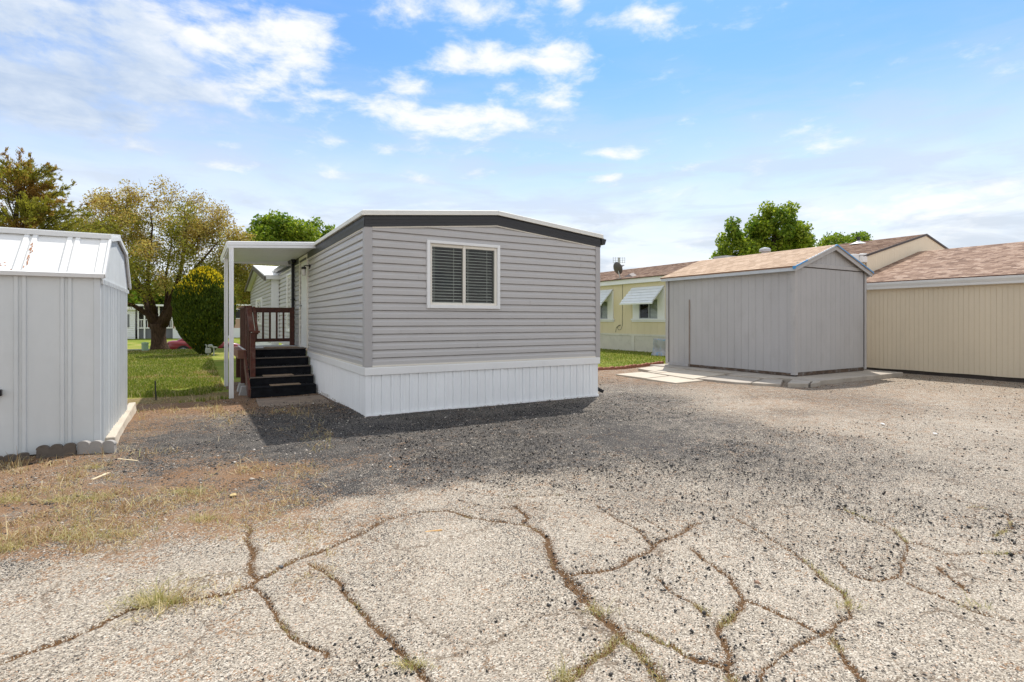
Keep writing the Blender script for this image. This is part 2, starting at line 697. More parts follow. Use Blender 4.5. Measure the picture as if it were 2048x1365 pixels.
M_FARWHITE = paint('white_lap_siding', (0.74, 0.75, 0.77), 0.55, 0.04, 1)
M_FARTAN = paint('tan_trailer_panel', (0.46, 0.30, 0.225), 0.6, 0.05, 1)
M_FARGREY = paint('grey_skirting_far', (0.16, 0.165, 0.18), 0.6, 0.06, 1)
M_GREENBOX = paint('green_utility_plastic', (0.30, 0.42, 0.27), 0.55, 0.06, 3)
M_METERGREY = paint('grey_meter_metal', (0.36, 0.37, 0.34), 0.5, 0.1, 6)
M_DISH = paint('dark_grey_dish', (0.095, 0.085, 0.08), 0.45, 0.1, 5)
M_GALV = paint('galvanised_steel', (0.45, 0.46, 0.47), 0.35, 0.1, 8)
M_BARK = m_bark('brown_bark', (0.030, 0.018, 0.011), (0.10, 0.062, 0.040))
M_BARKDARK = m_bark('dark_bark', (0.028, 0.02, 0.014), (0.075, 0.055, 0.04))
M_SH_RED = m_shingle('red_brown_shingle', [(0.10, 0.058, 0.042), (0.27, 0.178, 0.128), (0.385, 0.268, 0.198), (0.52, 0.395, 0.31)])
M_SH_TAN = m_shingle('light_tan_shingle', [(0.34, 0.235, 0.155), (0.46, 0.335, 0.235), (0.545, 0.405, 0.29), (0.63, 0.485, 0.36)], dark=(0.22, 0.12, 0.08))


def m_splash(name, col, zlo, zhi, soil=(.30, .25, .20), amt=.7, rough=.42):
    """white panel paint with soil splashed up from the ground"""
    m, nt, out = new_mat(name)
    tc = N(nt, 'ShaderNodeTexCoord').outputs['Object']
    n1 = noise(nt, mapping(nt, tc, (1, 1, .5)), 1.4, 5, .6)
    c = ramp(nt, n1, [(.3, tuple(v * .95 for v in col)), (.7, tuple(min(1, v * 1.03) for v in col))])
    st = noise(nt, mapping(nt, tc, (9, 9, .5)), 1.6, 4, .6)
    c = mix_rgb(nt, math_n(nt, 'MULTIPLY', ramp(nt, st, [(.55, (0, 0, 0)), (.75, (1, 1, 1))]), .10), c, soil)
    sp = N(nt, 'ShaderNodeSeparateXYZ')
    L(nt, tc, sp.inputs[0])
    z = N(nt, 'ShaderNodeMapRange')
    z.inputs['From Min'].default_value = zlo
    z.inputs['From Max'].default_value = zhi
    z.inputs['To Min'].default_value = .62
    z.inputs['To Max'].default_value = .12
    L(nt, sp.outputs[2], z.inputs['Value'])
    ns = noise(nt, tc, 26, 6, .75)
    nb = noise(nt, tc, 2.0, 3, .5)
    k = math_n(nt, 'LESS_THAN', math_n(nt, 'ADD', math_n(nt, 'MULTIPLY', ns, .8), math_n(nt, 'MULTIPLY', nb, .2)), math_n(nt, 'MULTIPLY', z.outputs[0], .82))
    c = mix_rgb(nt, math_n(nt, 'MULTIPLY', k, amt), c, soil)
    principled(nt, out, c, rough, 0, bump(nt, noise(nt, tc, 3, 2, .5), .10, .02), .45)
    return m


M_SKIRT = m_splash('white_skirting_splashed', (.86, .875, .89), -.02, .16)


def m_shedmetal():
    m, nt, out = new_mat('white_enamel_steel')
    tc = N(nt, 'ShaderNodeTexCoord').outputs['Object']
    n1 = noise(nt, mapping(nt, tc, (1, 1, 0.35)), 1.6, 5, 0.6)
    c = ramp(nt, n1, [(0.3, (0.56, 0.59, 0.60)), (0.7, (0.66, 0.685, 0.69))])
    n2 = noise(nt, mapping(nt, tc, (5, 5, 5)), 3.2, 7, 0.75)
    n3 = noise(nt, tc, 1.3, 2, 0.5)
    mk = math_n(nt, 'MULTIPLY', ramp(nt, n2, [(0.68, (0, 0, 0)), (0.73, (1, 1, 1))]), ramp(nt, n3, [(0.52, (0, 0, 0)), (0.6, (1, 1, 1))]))
    c = mix_rgb(nt, math_n(nt, 'MULTIPLY', mk, 0.75), c, (0.32, 0.13, 0.06))
    n4 = noise(nt, tc, 3.5, 2, 0.5)
    principled(nt, out, c, 0.40, 0.0, bump(nt, math_n(nt, 'ADD', n4, math_n(nt, 'MULTIPLY', noise(nt, tc, 1.1, 2, .5), 1.5)), 0.28, 0.03), 0.5)
    return m


M_SHEDMETAL = m_shedmetal()
M_SHEDROOF = paint('sunlit_roof_enamel', (.79, .79, .775), .55, .05, 1.8, dirt=(.60, .55, .48), dirt_amt=.25)  # whiter copy of the wall enamel, sun brightness put into the roof colour
M_RUSTSTAIN = paint('rust_flakes', (0.40, 0.19, 0.10), 0.9, 0.3, 30)


# ------------------------------------------------------------------ ground
CRACKS = [  # polylines measured on the paving, (px, py) and half width in metres
    ([(-60, 1352), (0, 1335), (36, 1317), (89, 1299), (160, 1274), (199, 1253), (249, 1228), (320, 1210), (373, 1205), (444, 1194), (490, 1178), (515, 1164), (554, 1143), (597, 1122), (640, 1107), (696, 1081), (735, 1065), (771, 1045), (814, 1033), (860, 1026), (899, 1024), (927, 1035), (977, 1045), (1041, 1051)], .016),
    ([(1030, 1015), (1055, 1036), (1046, 1051), (1077, 1065), (1094, 1079)], .016),
    ([(1094, 1079), (1098, 1107), (1112, 1136), (1144, 1164), (1173, 1200), (1197, 1232), (1226, 1257), (1247, 1282)], .026),
    ([(1104, 1110), (1130, 1160), (1165, 1205)], .012),
    ([(1247, 1282), (1276, 1303), (1304, 1335), (1340, 1380)], .024),
    ([(1226, 1278), (1205, 1306), (1173, 1335), (1119, 1375)], .024),
    ([(1247, 1251), (1290, 1266), (1325, 1285), (1368, 1306), (1396, 1319), (1421, 1324), (1455, 1342)], .012),
    ([(1140, 1148), (1162, 1145), (1197, 1143), (1233, 1132), (1269, 1116), (1304, 1100), (1315, 1086), (1347, 1072), (1379, 1054), (1403, 1043)], .017),
    ([(1190, 1011), (1233, 1036), (1283, 1065), (1308, 1088)], .010),
    ([(1276, 1033), (1304, 1047), (1340, 1068)], .009),
    ([(920, 1001), (949, 1011), (984, 1017), (1027, 1020)], .009),
    ([(899, 1025), (935, 1017), (955, 1010)], .009),
    ([(1000, 998), (1020, 994), (1077, 992), (1126, 990)], .009),
    ([(505, 1175), (533, 1203), (554, 1228), (569, 1260), (597, 1282), (640, 1299), (657, 1313)], .012),
    ([(615, 1129), (650, 1150), (682, 1171), (697, 1196), (721, 1218), (739, 1250), (771, 1271), (796, 1296), (817, 1324), (842, 1345), (870, 1372)], .014),
    ([(501, 1054), (497, 1086), (505, 1114), (505, 1146), (515, 1164)], .016),
    ([(1382, 1090), (1403, 1111), (1428, 1132), (1457, 1150), (1474, 1171), (1489, 1196)], .013),
    ([(1489, 1196), (1471, 1218), (1446, 1246), (1439, 1271), (1457, 1306), (1460, 1342), (1473, 1375)], .018),
    ([(1489, 1196), (1517, 1207), (1556, 1225), (1599, 1242), (1641, 1262), (1663, 1274), (1680, 1303), (1705, 1331), (1732, 1370)], .014),
    ([(1634, 1139), (1659, 1164), (1688, 1182), (1698, 1200), (1695, 1225), (1670, 1246), (1652, 1262)], .011),
    ([(1304, 1150), (1340, 1178), (1357, 1189), (1386, 1207), (1421, 1228)], .010),
    ([(1684, 1122), (1720, 1150), (1759, 1157), (1791, 1150)], .011),
    ([(1688, 1018), (1727, 1033), (1769, 1050), (1791, 1058), (1812, 1082), (1808, 1114), (1798, 1150)], .010),
    ([(1869, 1129), (1897, 1150), (1933, 1178)], .010),
    ([(1883, 1189), (1919, 1203), (1950, 1217), (2007, 1232), (2060, 1245)], .010),
    ([(1933, 1013), (1982, 1018), (2022, 1029), (2022, 1054), (1990, 1072)], .010),
    ([(1904, 1107), (1954, 1105), (2000, 1107), (2060, 1104)], .010),
    ([(735, 1065), (757, 1041), (771, 1045)], .006),
    ([(1455, 1028), (1500, 1050), (1545, 1078), (1590, 1105), (1634, 1139)], .009),
    ([(1798, 1150), (1830, 1168), (1883, 1189)], .009),
    ([(1652, 1262), (1590, 1290), (1540, 1330), (1505, 1375)], .008),
    ([(1812, 1082), (1860, 1092), (1904, 1107)], .008),
]
DARKPTS = [(700, 983, .82), (705, 1008, .12), (830, 968, .78), (835, 996, .12), (950, 948, .74), (955, 976, .2), (1050, 932, .74), (1055, 962, .24), (600, 1008, .66), (605, 1036, .12), (520, 1030, .45), (1150, 925, .7), (1160, 955, .36), (250, 860, .75), (350, 830, .6), (450, 830, .55), (400, 880, .82), (600, 880, .9), (560, 840, .9), (700, 900, .86), (800, 850, .9), (1000, 830, .9),
           (900, 930, .78), (1100, 880, .8), (1150, 850, .86), (1200, 820, .65), (1300, 800, .62), (1250, 880, .80), (1350, 900, .7), (1000, 955, .5), (800, 980, .5),
           (700, 980, .72), (600, 1000, .6), (500, 980, .72), (350, 960, .75), (300, 930, .75), (200, 950, .5), (100, 960, .5), (100, 1050, .5), (30, 980, .5), (180, 1000, .6), (300, 1010, .5),
           (400, 1050, .3), (500, 1075, .18), (200, 1150, .12), (400, 1150, .12), (100, 1250, .08), (600, 1100, .06), (900, 1080, .04), (900, 1200, .03), (600, 1250, .03),
           (1100, 1000, .18), (1200, 960, .36), (1200, 1060, .06), (1300, 950, .42), (1400, 980, .28), (1400, 1100, .1), (1500, 900, .6), (1500, 1000, .3),
           (1600, 1050, .2), (1700, 950, .42), (1600, 940, .5), (1550, 870, .5), (1750, 920, .42), (1850, 940, .36), (1450, 960, .42), (1350, 840, .6), (1650, 990, .34), (1800, 1000, .3), (1450, 850, .58), (1700, 880, .42), (1600, 830, .42), (1800, 850, .2), (1500, 795, .35), (1700, 800, .42),
           (1900, 800, .18), (1900, 900, .25), (2000, 850, .12), (2000, 950, .25), (1900, 980, .25), (1900, 1100, .12), (2000, 1200, .08), (1700, 1200, .1),
           (1500, 1200, .06), (1300, 1250, .04), (1700, 1340, .06), (2040, 1340, .06), (1100, 1340, .03), (300, 1340, .05), (1000, 1340, .03),
           (1250, 770, .45), (1300, 745, .25), (700, 820, .9), (540, 815, .7), (1600, 800, .45), (1500, 810, .15), (1600, 850, .22), (1720, 862, .12), (1450, 790, .2), (1560, 805, .12), (1640, 838, .14), (1800, 880, .2), (860, 1000, .2), (960, 985, .22)]
DIRTPTS = [(0, 940, .85), (100, 960, .62), (50, 1000, .68), (150, 1010, .6), (250, 1010, .42), (400, 960, .62), (480, 950, .78), (560, 965, .42), (0, 1080, .75), (100, 1090, .6),
           (250, 1070, .5), (350, 1070, .45), (430, 1040, .7), (300, 930, .3), (250, 870, .5), (262, 835, .9), (350, 815, .9), (450, 815, .9), (560, 818, .45), (640, 820, .25), (450, 842, .15), (540, 840, .05), (350, 838, .45), (620, 840, .05), (700, 850, 0),
           (1700, 830, .3), (1650, 812, .4), (600, 900, 0), (350, 880, .08), (400, 1130, 0), (0, 1160, .05), (700, 960, .1), (1000, 900, 0), (800, 850, 0),
           (1300, 850, 0), (1500, 950, .05), (1900, 950, .08), (1900, 850, .2), (1300, 745, .6), (1230, 745, .6), (1700, 750, .3), (900, 1100, 0), (1500, 1200, 0),
           (150, 1250, 0), (700, 1250, 0), (1100, 1250, 0), (1900, 1250, .02), (500, 880, 0), (1250, 790, .1), (1150, 820, 0), (430, 850, .25), (2000, 880, .15)]


def idw(pts, X, Y, p=3.2):
    W = np.zeros_like(X)
    A = np.zeros_like(X)
    for (u, v, val) in pts:
        q = G(u, v)
        r0 = math.hypot(q[0], q[1])
        d2 = ((X - q[0]) ** 2 + (Y - q[1]) ** 2) / (r0 * r0) + 2e-4
        w = d2 ** (-p / 2)
        W += w
        A += w * val
    return A / W


def vnoise(X, Y, sc, seed=0):
    """cheap smooth value noise"""
    x, y = X * sc + seed * 17.3, Y * sc + seed * 9.1
    xi, yi = np.floor(x).astype(int), np.floor(y).astype(int)
    fx, fy = x - xi, y - yi
    fx, fy = fx * fx * (3 - 2 * fx), fy * fy * (3 - 2 * fy)

    def h(i, j):
        n = np.sin(i * 127.1 + j * 311.7 + seed * 74.7) * 43758.5453
        return n - np.floor(n)
    return (h(xi, yi) * (1 - fx) + h(xi + 1, yi) * fx) * (1 - fy) + (h(xi, yi + 1) * (1 - fx) + h(xi + 1, yi + 1) * fx) * fy


def crack_field(X, Y):
    best = np.full(X.shape, 9.0)
    near = (np.hypot(X, Y) < 9)
    xs, ys = X[near], Y[near]
    b = np.full(xs.shape, 9.0)
    wob = (vnoise(xs, ys, 9, 3) - .5) * .028 + (vnoise(xs, ys, 30, 4) - .5) * .018
    wob2 = (vnoise(xs, ys, 8, 5) - .5) * .028 + (vnoise(xs, ys, 28, 6) - .5) * .018
    for poly, hw in CRACKS:
        P = [G(u, v)[:2] for u, v in poly]
        for a, c in zip(P[:-1], P[1:]):
            dx, dy = c - a
            ll = dx * dx + dy * dy + 1e-9
            px, py = xs + wob - a[0], ys + wob2 - a[1]
            t = np.clip((px * dx + py * dy) / ll, 0, 1)
            d = np.hypot(px - t * dx, py - t * dy) / hw
            b = np.minimum(b, d)
    best[near] = b
    return best


def lawn_edge(x):
    return np.where(x < 2.6, 11.15, np.where(x < 6.3, 60.0, np.interp(x, [6.4, 9.57, 10.42, 11.76, 12.92, 17, 40], [11.7, 11.72, 11.76, 12.14, 12.55, 12.6, 12.6])))


def is_lawn(X, Y):
    e = lawn_edge(X) + np.where(X < 2.6, (vnoise(X, Y, 1.7, 11) - .5) * .9 + (vnoise(X, Y, 6, 12) - .5) * .5, 0)
    lawn = (Y > e) & (Y < 40.3)
    lawn |= (Y > 52.3)
    # a worn bare strip at the foot of the porch
    bare = (X > .55) & (X < 2.6) & (Y < 14.6)
    return lawn & ~bare


def build_ground():
    az_f = np.radians(np.arange(-17.5, 78.6, 0.22))
    az_c = np.radians(np.arange(84, 360 - 18, 6.0))
    az = np.concatenate([az_f, az_c])
    r = [0.25, 0.6, 1.0, 1.4, 1.7]
    while r[-1] < 46:
        r.append(r[-1] * 1.0056 + 0.0004)
    while r[-1] < 700:
        r.append(r[-1] * 1.06)
    r = np.array(r)
    nr, na = len(r), len(az)
    R, A = np.meshgrid(r, az, indexing='ij')
    X, Y = (R * np.sin(A)).ravel(), (R * np.cos(A)).ravel()
    Z = gz(X, Y)
    Z += (vnoise(X, Y, 0.6, 1) - .5) * .03 * sstep(1, 4, np.hypot(X, Y)) * (np.hypot(X, Y) < 40)
    near = np.hypot(X, Y) < 14
    Z += np.where(near, (vnoise(X, Y, 9, 2) - .5) * .008 + (vnoise(X, Y, 26, 8) - .5) * .006, 0)
    cr = crack_field(X, Y)
    Z -= .014 * np.clip(1.3 - cr, 0, 1)
    dark = idw(DARKPTS, X, Y)
    dark = np.where(dark > .3, np.clip(.3 + (dark - .3) * 1.35, 0, 1), dark)
    dirt = idw(DIRTPTS, X, Y)
    behind = (Y < 0.3) | (np.hypot(X, Y) < 1.6)
    dark = np.where(behind, .12, dark)
    dirt = np.where(behind, .02, dirt)
    i, j = np.meshgrid(np.arange(nr - 1), np.arange(na), indexing='ij')
    j2 = (j + 1) % na
    F = np.stack([i * na + j, i * na + j2, (i + 1) * na + j2, (i + 1) * na + j], -1).reshape(-1, 4)[:, ::-1]
    V = np.stack([X, Y, Z], -1)
    fx, fy = X[F].mean(1), Y[F].mean(1)
    lw = is_lawn(fx, fy)
    rd = (fy > 40.3) & (fy <= 50.5)
    kerb = (fy > 50.5) & (fy <= 52.3)
    gr = ~(lw | rd | kerb)

    def sub(name, mask, mat, attrs=True):
        f = F[mask]
        u, inv = np.unique(f, return_inverse=True)
        at = {'dark': dark[u], 'dirt': dirt[u], 'crack': cr[u]} if attrs else None
        o = np_mesh(name, V[u], inv.reshape(-1, 4), mat, attrs=at, smooth=True)
        o['kind'] = 'structure'
        return o
    # hub under the camera
    g = sub('gravel_ground', gr, m_gravel())
    hub = MB()
    hub.add([(r[0] * math.sin(a), r[0] * math.cos(a), 0) for a in az[::-1]], [tuple(range(len(az)))])
    ho = hub.build('ground', M_CONC)
    ho['kind'] = 'structure'
    sub('lawn', lw, m_lawn(), False)
    sub('road', rd, paint('asphalt_road', (0.055, 0.053, 0.052), 0.9, 0.15, 3, fine=60), False)
    sub('kerb', kerb, M_CONCWHITE, False)


def m_gravel():
    m, nt, out = new_mat('loose_gravel_and_chip_paving')
    tc = N(nt, 'ShaderNodeTexCoord').outputs['Object']
    at = {k: N(nt, 'ShaderNodeAttribute', attribute_name=k).outputs['Fac'] for k in ('dark', 'dirt', 'crack')}
    v2 = mapping(nt, tc, (1, 1, 0.0))
    wv = N(nt, 'ShaderNodeVectorMath', operation='ADD')
    L(nt, v2, wv.inputs[0])
    nw = N(nt, 'ShaderNodeTexNoise', inp={'Scale': 60.0, 'Detail': 2})
    L(nt, v2, nw.inputs['Vector'])
    sc = N(nt, 'ShaderNodeVectorMath', operation='SCALE')
    sc.inputs['Scale'].default_value = 0.006
    L(nt, nw.outputs['Color'], sc.inputs[0])
    L(nt, sc.outputs[0], wv.inputs[1])
    vv = wv.outputs[0]

    def vor(scale, feature='F1'):
        n = N(nt, 'ShaderNodeTexVoronoi', inp={'Scale': scale, 'Randomness': 1.0})
        n.feature = feature
        L(nt, vv, n.inputs['Vector'])
        return n
    a = vor(172.0)
    b = vor(62.0)
    sa = N(nt, 'ShaderNodeSeparateColor')
    L(nt, a.outputs['Color'], sa.inputs[0])
    sb = N(nt, 'ShaderNodeSeparateColor')
    L(nt, b.outputs['Color'], sb.inputs[0])
    light = ramp(nt, sa.outputs[0], [(0, (0.06, 0.052, 0.045)), (0.13, (0.17, 0.146, 0.118)), (0.3, (0.285, 0.245, 0.195)), (0.55, (0.395, 0.342, 0.272)), (0.78, (0.49, 0.435, 0.352)), (0.94, (0.67, 0.62, 0.53)), (1, (0.42, 0.25, 0.15))])
    tone = noise(nt, v2, 0.8, 4, 0.6)
    light = mix_rgb(nt, 1.0, light, ramp(nt, tone, [(0.3, (0.88, 0.86, 0.84)), (0.7, (1.06, 1.06, 1.06))]), 'MULTIPLY')
    dk = ramp(nt, math_n(nt, 'FRACT', math_n(nt, 'ADD', math_n(nt, 'MULTIPLY', sa.outputs[0], 3.7), sb.outputs[0])), [(0, (0.014, 0.0132, 0.013)), (0.5, (0.034, 0.032, 0.031)), (0.76, (0.066, 0.062, 0.058)), (0.89, (0.13, 0.12, 0.108)), (0.955, (0.27, 0.235, 0.20)), (1, (0.55, 0.49, 0.43))])
    n1 = noise(nt, v2, 5.5, 6, 0.65)
    d2 = math_n(nt, 'MULTIPLY', at['dark'], math_n(nt, 'ADD', 1.0, math_n(nt, 'MULTIPLY', math_n(nt, 'SUBTRACT', n1, 0.5), 1.5)))
    # small chips fill first, larger stones as density rises
    pick = math_n(nt, 'MULTIPLY', math_n(nt, 'ADD', math_n(nt, 'MULTIPLY', sa.outputs[1], 0.78), math_n(nt, 'MULTIPLY', sb.outputs[1], 0.22)), 1.0)
    isdark = math_n(nt, 'LESS_THAN', pick, d2)
    c = mix_rgb(nt, isdark, light, dk)
    # brown dirt between
    n2 = noise(nt, v2, 5.0, 7, 0.7)
    n3 = noise(nt, v2, 120, 4, 0.7)
    soil = ramp(nt, n3, [(0.28, (0.11, 0.055, 0.026)), (0.5, (0.25, 0.135, 0.065)), (0.72, (0.42, 0.27, 0.14))])
    dd = math_n(nt, 'ADD', at['dirt'], math_n(nt, 'MULTIPLY', math_n(nt, 'SUBTRACT', n2, 0.5), 1.5))
    isd = math_n(nt, 'MULTIPLY', math_n(nt, 'LESS_THAN', math_n(nt, 'ADD', math_n(nt, 'MULTIPLY', sb.outputs[2], 0.6), math_n(nt, 'MULTIPLY', sa.outputs[2], 0.4)), dd), math_n(nt, 'GREATER_THAN', at['dirt'], 0.015))
    c = mix_rgb(nt, math_n(nt, 'MULTIPLY', isd, 0.85), c, soil)
    # faint dust film everywhere
    c = mix_rgb(nt, math_n(nt, 'MULTIPLY', ramp(nt, noise(nt, v2, 1.7, 5, 0.6), [(0.45, (0, 0, 0)), (0.75, (1, 1, 1))]), 0.22), c, (0.33, 0.29, 0.24))
    # hairline crazing of the old paving
    wz = N(nt, 'ShaderNodeVectorMath', operation='ADD')
    L(nt, v2, wz.inputs[0])
    nq = N(nt, 'ShaderNodeTexNoise', inp={'Scale': 3.2, 'Detail': 6, 'Roughness': .7})
    L(nt, v2, nq.inputs['Vector'])
    sq = N(nt, 'ShaderNodeVectorMath', operation='SCALE')
    sq.inputs['Scale'].default_value = 0.34
    L(nt, nq.outputs['Color'], sq.inputs[0])
    L(nt, sq.outputs[0], wz.inputs[1])
    ve = N(nt, 'ShaderNodeTexVoronoi', inp={'Scale': 1.75, 'Randomness': 1.0})
    ve.feature = 'DISTANCE_TO_EDGE'
    L(nt, wz.outputs[0], ve.inputs['Vector'])
    hn = noise(nt, v2, 2.3, 4, .6)
    hw_ = math_n(nt, 'MULTIPLY', ramp(nt, hn, [(.42, (0, 0, 0)), (.66, (1, 1, 1))]), .017)
    hl = math_n(nt, 'LESS_THAN', math_n(nt, 'ADD', ve.outputs['Distance'], math_n(nt, 'MULTIPLY', math_n(nt, 'SUBTRACT', noise(nt, v2, 60, 3, .7), .5), .012)), hw_)
    hl = math_n(nt, 'MULTIPLY', hl, math_n(nt, 'LESS_THAN', at['dark'], .42))
    c = mix_rgb(nt, math_n(nt, 'MULTIPLY', hl, .6), c, (0.12, 0.08, 0.048))
    # soil in the cracks
    nk = noise(nt, v2, 45, 5, 0.75)
    ck = math_n(nt, 'LESS_THAN', math_n(nt, 'ADD', math_n(nt, 'ADD', math_n(nt, 'MULTIPLY', at['crack'], 1.05), math_n(nt, 'MULTIPLY', math_n(nt, 'SUBTRACT', nk, 0.5), 3.2)), math_n(nt, 'MULTIPLY', math_n(nt, 'SUBTRACT', sa.outputs[2], .5), 1.3)), 0.95)
    moss = ramp(nt, noise(nt, v2, 170, 3, 0.7), [(0.3, (0.045, 0.023, 0.010)), (0.55, (0.135, 0.072, 0.030)), (0.75, (0.26, 0.165, 0.068))])
    fr = math_n(nt, 'LESS_THAN', math_n(nt, 'ADD', math_n(nt, 'MULTIPLY', at['crack'], .26), math_n(nt, 'MULTIPLY', sa.outputs[2], 1.0)), 0.72)
    c = mix_rgb(nt, math_n(nt, 'MULTIPLY', fr, .55), c, (0.11, 0.075, 0.05))
    c = mix_rgb(nt, ck, c, moss)
    hgt = math_n(nt, 'ADD', math_n(nt, 'MULTIPLY', a.outputs['Distance'], 0.5), math_n(nt, 'MULTIPLY', b.outputs['Distance'], math_n(nt, 'MULTIPLY', isdark, 1.3)))
    hgt = math_n(nt, 'MULTIPLY', hgt, -1.0)
    principled(nt, out, c, 0.9, 0, bump(nt, hgt, 0.75, 0.012), 0.25)
    return m


def m_lawn():
    m, nt, out = new_mat('lawn_turf')
    tc = N(nt, 'ShaderNodeTexCoord').outputs['Object']
    n1 = noise(nt, mapping(nt, tc, (1, 1, 0)), 0.55, 5, 0.6)
    n2 = noise(nt, mapping(nt, tc, (1, 1, 0)), 14, 5, 0.7)
    f = math_n(nt, 'ADD', math_n(nt, 'MULTIPLY', n1, 0.65), math_n(nt, 'MULTIPLY', n2, 0.35))
    c = ramp(nt, f, [(0.3, (0.09, 0.13, 0.018)), (0.46, (0.15, 0.20, 0.028)), (0.56, (0.24, 0.25, 0.05)), (0.68, (0.36, 0.29, 0.12))])
    sp = N(nt, 'ShaderNodeSeparateXYZ')
    L(nt, tc, sp.inputs[0])
    ed = N(nt, 'ShaderNodeMapRange')
    ed.inputs['From Min'].default_value = 11.2
    ed.inputs['From Max'].default_value = 13.6
    ed.inputs['To Min'].default_value = 1.25
    ed.inputs['To Max'].default_value = 0.0
    L(nt, sp.outputs[1], ed.inputs['Value'])
    wx = math_n(nt, 'LESS_THAN', sp.outputs[0], 3.0)
    k = math_n(nt, 'MULTIPLY', math_n(nt, 'LESS_THAN', math_n(nt, 'ADD', math_n(nt, 'MULTIPLY', n1, .7), math_n(nt, 'MULTIPLY', n2, .3)), ed.outputs[0]), wx)
    c = mix_rgb(nt, math_n(nt, 'MULTIPLY', k, .85), c, ramp(nt, n2, [(.3, (.10, .065, .035)), (.7, (.30, .22, .12))]))
    principled(nt, out, c, 0.95, 0, bump(nt, n2, 0.8, 0.04), 0.1)
    return m


build_ground()


# ---- loose stones, blades of grass (nobody could count them)
def rand_stones(n, pts, sizes, flat=0.7):
    """distorted octahedra"""
    base = np.array([(1, 0, 0), (-1, 0, 0), (0, 1, 0), (0, -1, 0), (0, 0, 1), (0, 0, -1)], float)
    F0 = np.array([(0, 2, 4), (2, 1, 4), (1, 3, 4), (3, 0, 4), (2, 0, 5), (1, 2, 5), (3, 1, 5), (0, 3, 5)])
    V = base[None] * rng.uniform(0.6, 1.25, (n, 6, 1))
    V = V + rng.normal(0, .18, (n, 6, 3))
    an = rng.uniform(0, 2 * PI, n)
    ca, sa = np.cos(an), np.sin(an)
    x = V[..., 0] * ca[:, None] - V[..., 1] * sa[:, None]
    y = V[..., 0] * sa[:, None] + V[..., 1] * ca[:, None]
    V = np.stack([x, y, V[..., 2] * flat], -1) * sizes[:, None, None]
    V = V + pts[:, None, :]
    F = (F0[None] + (np.arange(n) * 6)[:, None, None]).reshape(-1, 3)
    return V.reshape(-1, 3), F


def on_building(x, y):
    b = (x > 2.05) & (x < 6.5) & (y > 7.76)
    b |= (x < -.72) & (y > 7.1) & (y < 9.95)
    b |= (x > 8.6) & (x < 15.3) & (y > 6.6) & (y < 11.5) & ~((x < 10.3) & (y < 7.6))
    b |= (x > 15.9)
    b |= (x > .5) & (x < 2.2) & (y > 11.2)
    return b


def scatter(n, r0, r1, a0=-15, a1=76):
    r = np.exp(rng.uniform(math.log(r0), math.log(r1), n))
    a = np.radians(rng.uniform(a0, a1, n))
    return r * np.sin(a), r * np.cos(a)


x, y = scatter(230000, 1.7, 17)
dk = np.clip(idw(DARKPTS, x, y) * (1 + (vnoise(x, y, 3, 21) - .5) * 1.4) - .03, 0, 1)
keep = (rng.random(len(x)) < (.006 + dk * .85) * np.clip(np.hypot(x, y) / 4.5, .3, 1)) & ~on_building(x, y) & ~is_lawn(x, y) & (y < 13)
x, y = x[keep][:90000], y[keep][:90000]
rr = np.hypot(x, y)
sz = np.clip(rng.lognormal(math.log(.0046), .40, len(x)), .0028, .016) * (1 + rr * .03)
V, F = rand_stones(len(x), np.stack([x, y, gz(x, y) + sz * .3], -1), sz)
M_CHIPS = m_island('dark_gravel_chips', [(0, (0.015, 0.0145, 0.0145)), (0.45, (0.034, 0.032, 0.031)), (0.70, (0.068, 0.064, 0.06)), (0.83, (0.14, 0.125, 0.11)), (0.92, (0.27, 0.235, 0.20)), (0.97, (0.44, 0.40, 0.35)), (1, (0.64, 0.6, 0.55))])
tag(np_mesh('gravel', V, F, M_CHIPS), 'loose dark grey gravel chips spread over the lot in front of the grey home', 'gravel', kind='stuff')

# big black crumbs of asphalt and pale pebbles on the light paving
x, y = scatter(2600, 2.6, 10, -14, 74)
keep = (idw(DARKPTS, x, y) < .45) & (idw(DIRTPTS, x, y) < .4) & ~on_building(x, y)
x, y = x[keep], y[keep]
keep = rng.random(len(x)) < .30 * np.clip(np.hypot(x, y) / 5, .2, 1)
x, y = x[keep], y[keep]
cxs, cys = [x], [y]
for poly, hw in CRACKS:
    P = [G(u, v)[:2] for u, v in poly]
    for a, c in zip(P[:-1], P[1:]):
        m_ = int(np.linalg.norm(c - a) * 70) + 1
        q = a[None] + (c - a)[None] * rng.random((m_, 1)) + rng.normal(0, hw * 1.3 + .006, (m_, 2))
        cxs.append(q[:, 0]); cys.append(q[:, 1])
nc = len(x)
x, y = np.concatenate(cxs), np.concatenate(cys)
sz = np.clip(rng.lognormal(math.log(.0044), .5, len(x)), .0028, .018)
sz[nc:] *= .62
V, F = rand_stones(len(x), np.stack([x, y, gz(x, y) + sz * .45], -1), sz)
tag(np_mesh('asphalt_crumbs', V, F, m_island('asphalt_crumb', [(0, (0.018, 0.018, 0.02)), (0.6, (0.05, 0.047, 0.045)), (0.72, (0.14, 0.12, 0.11)), (0.85, (0.3, 0.16, 0.09)), (1, (0.6, 0.57, 0.53))])),
    'scattered black asphalt crumbs lying on the pale cracked paving', 'gravel', kind='stuff')


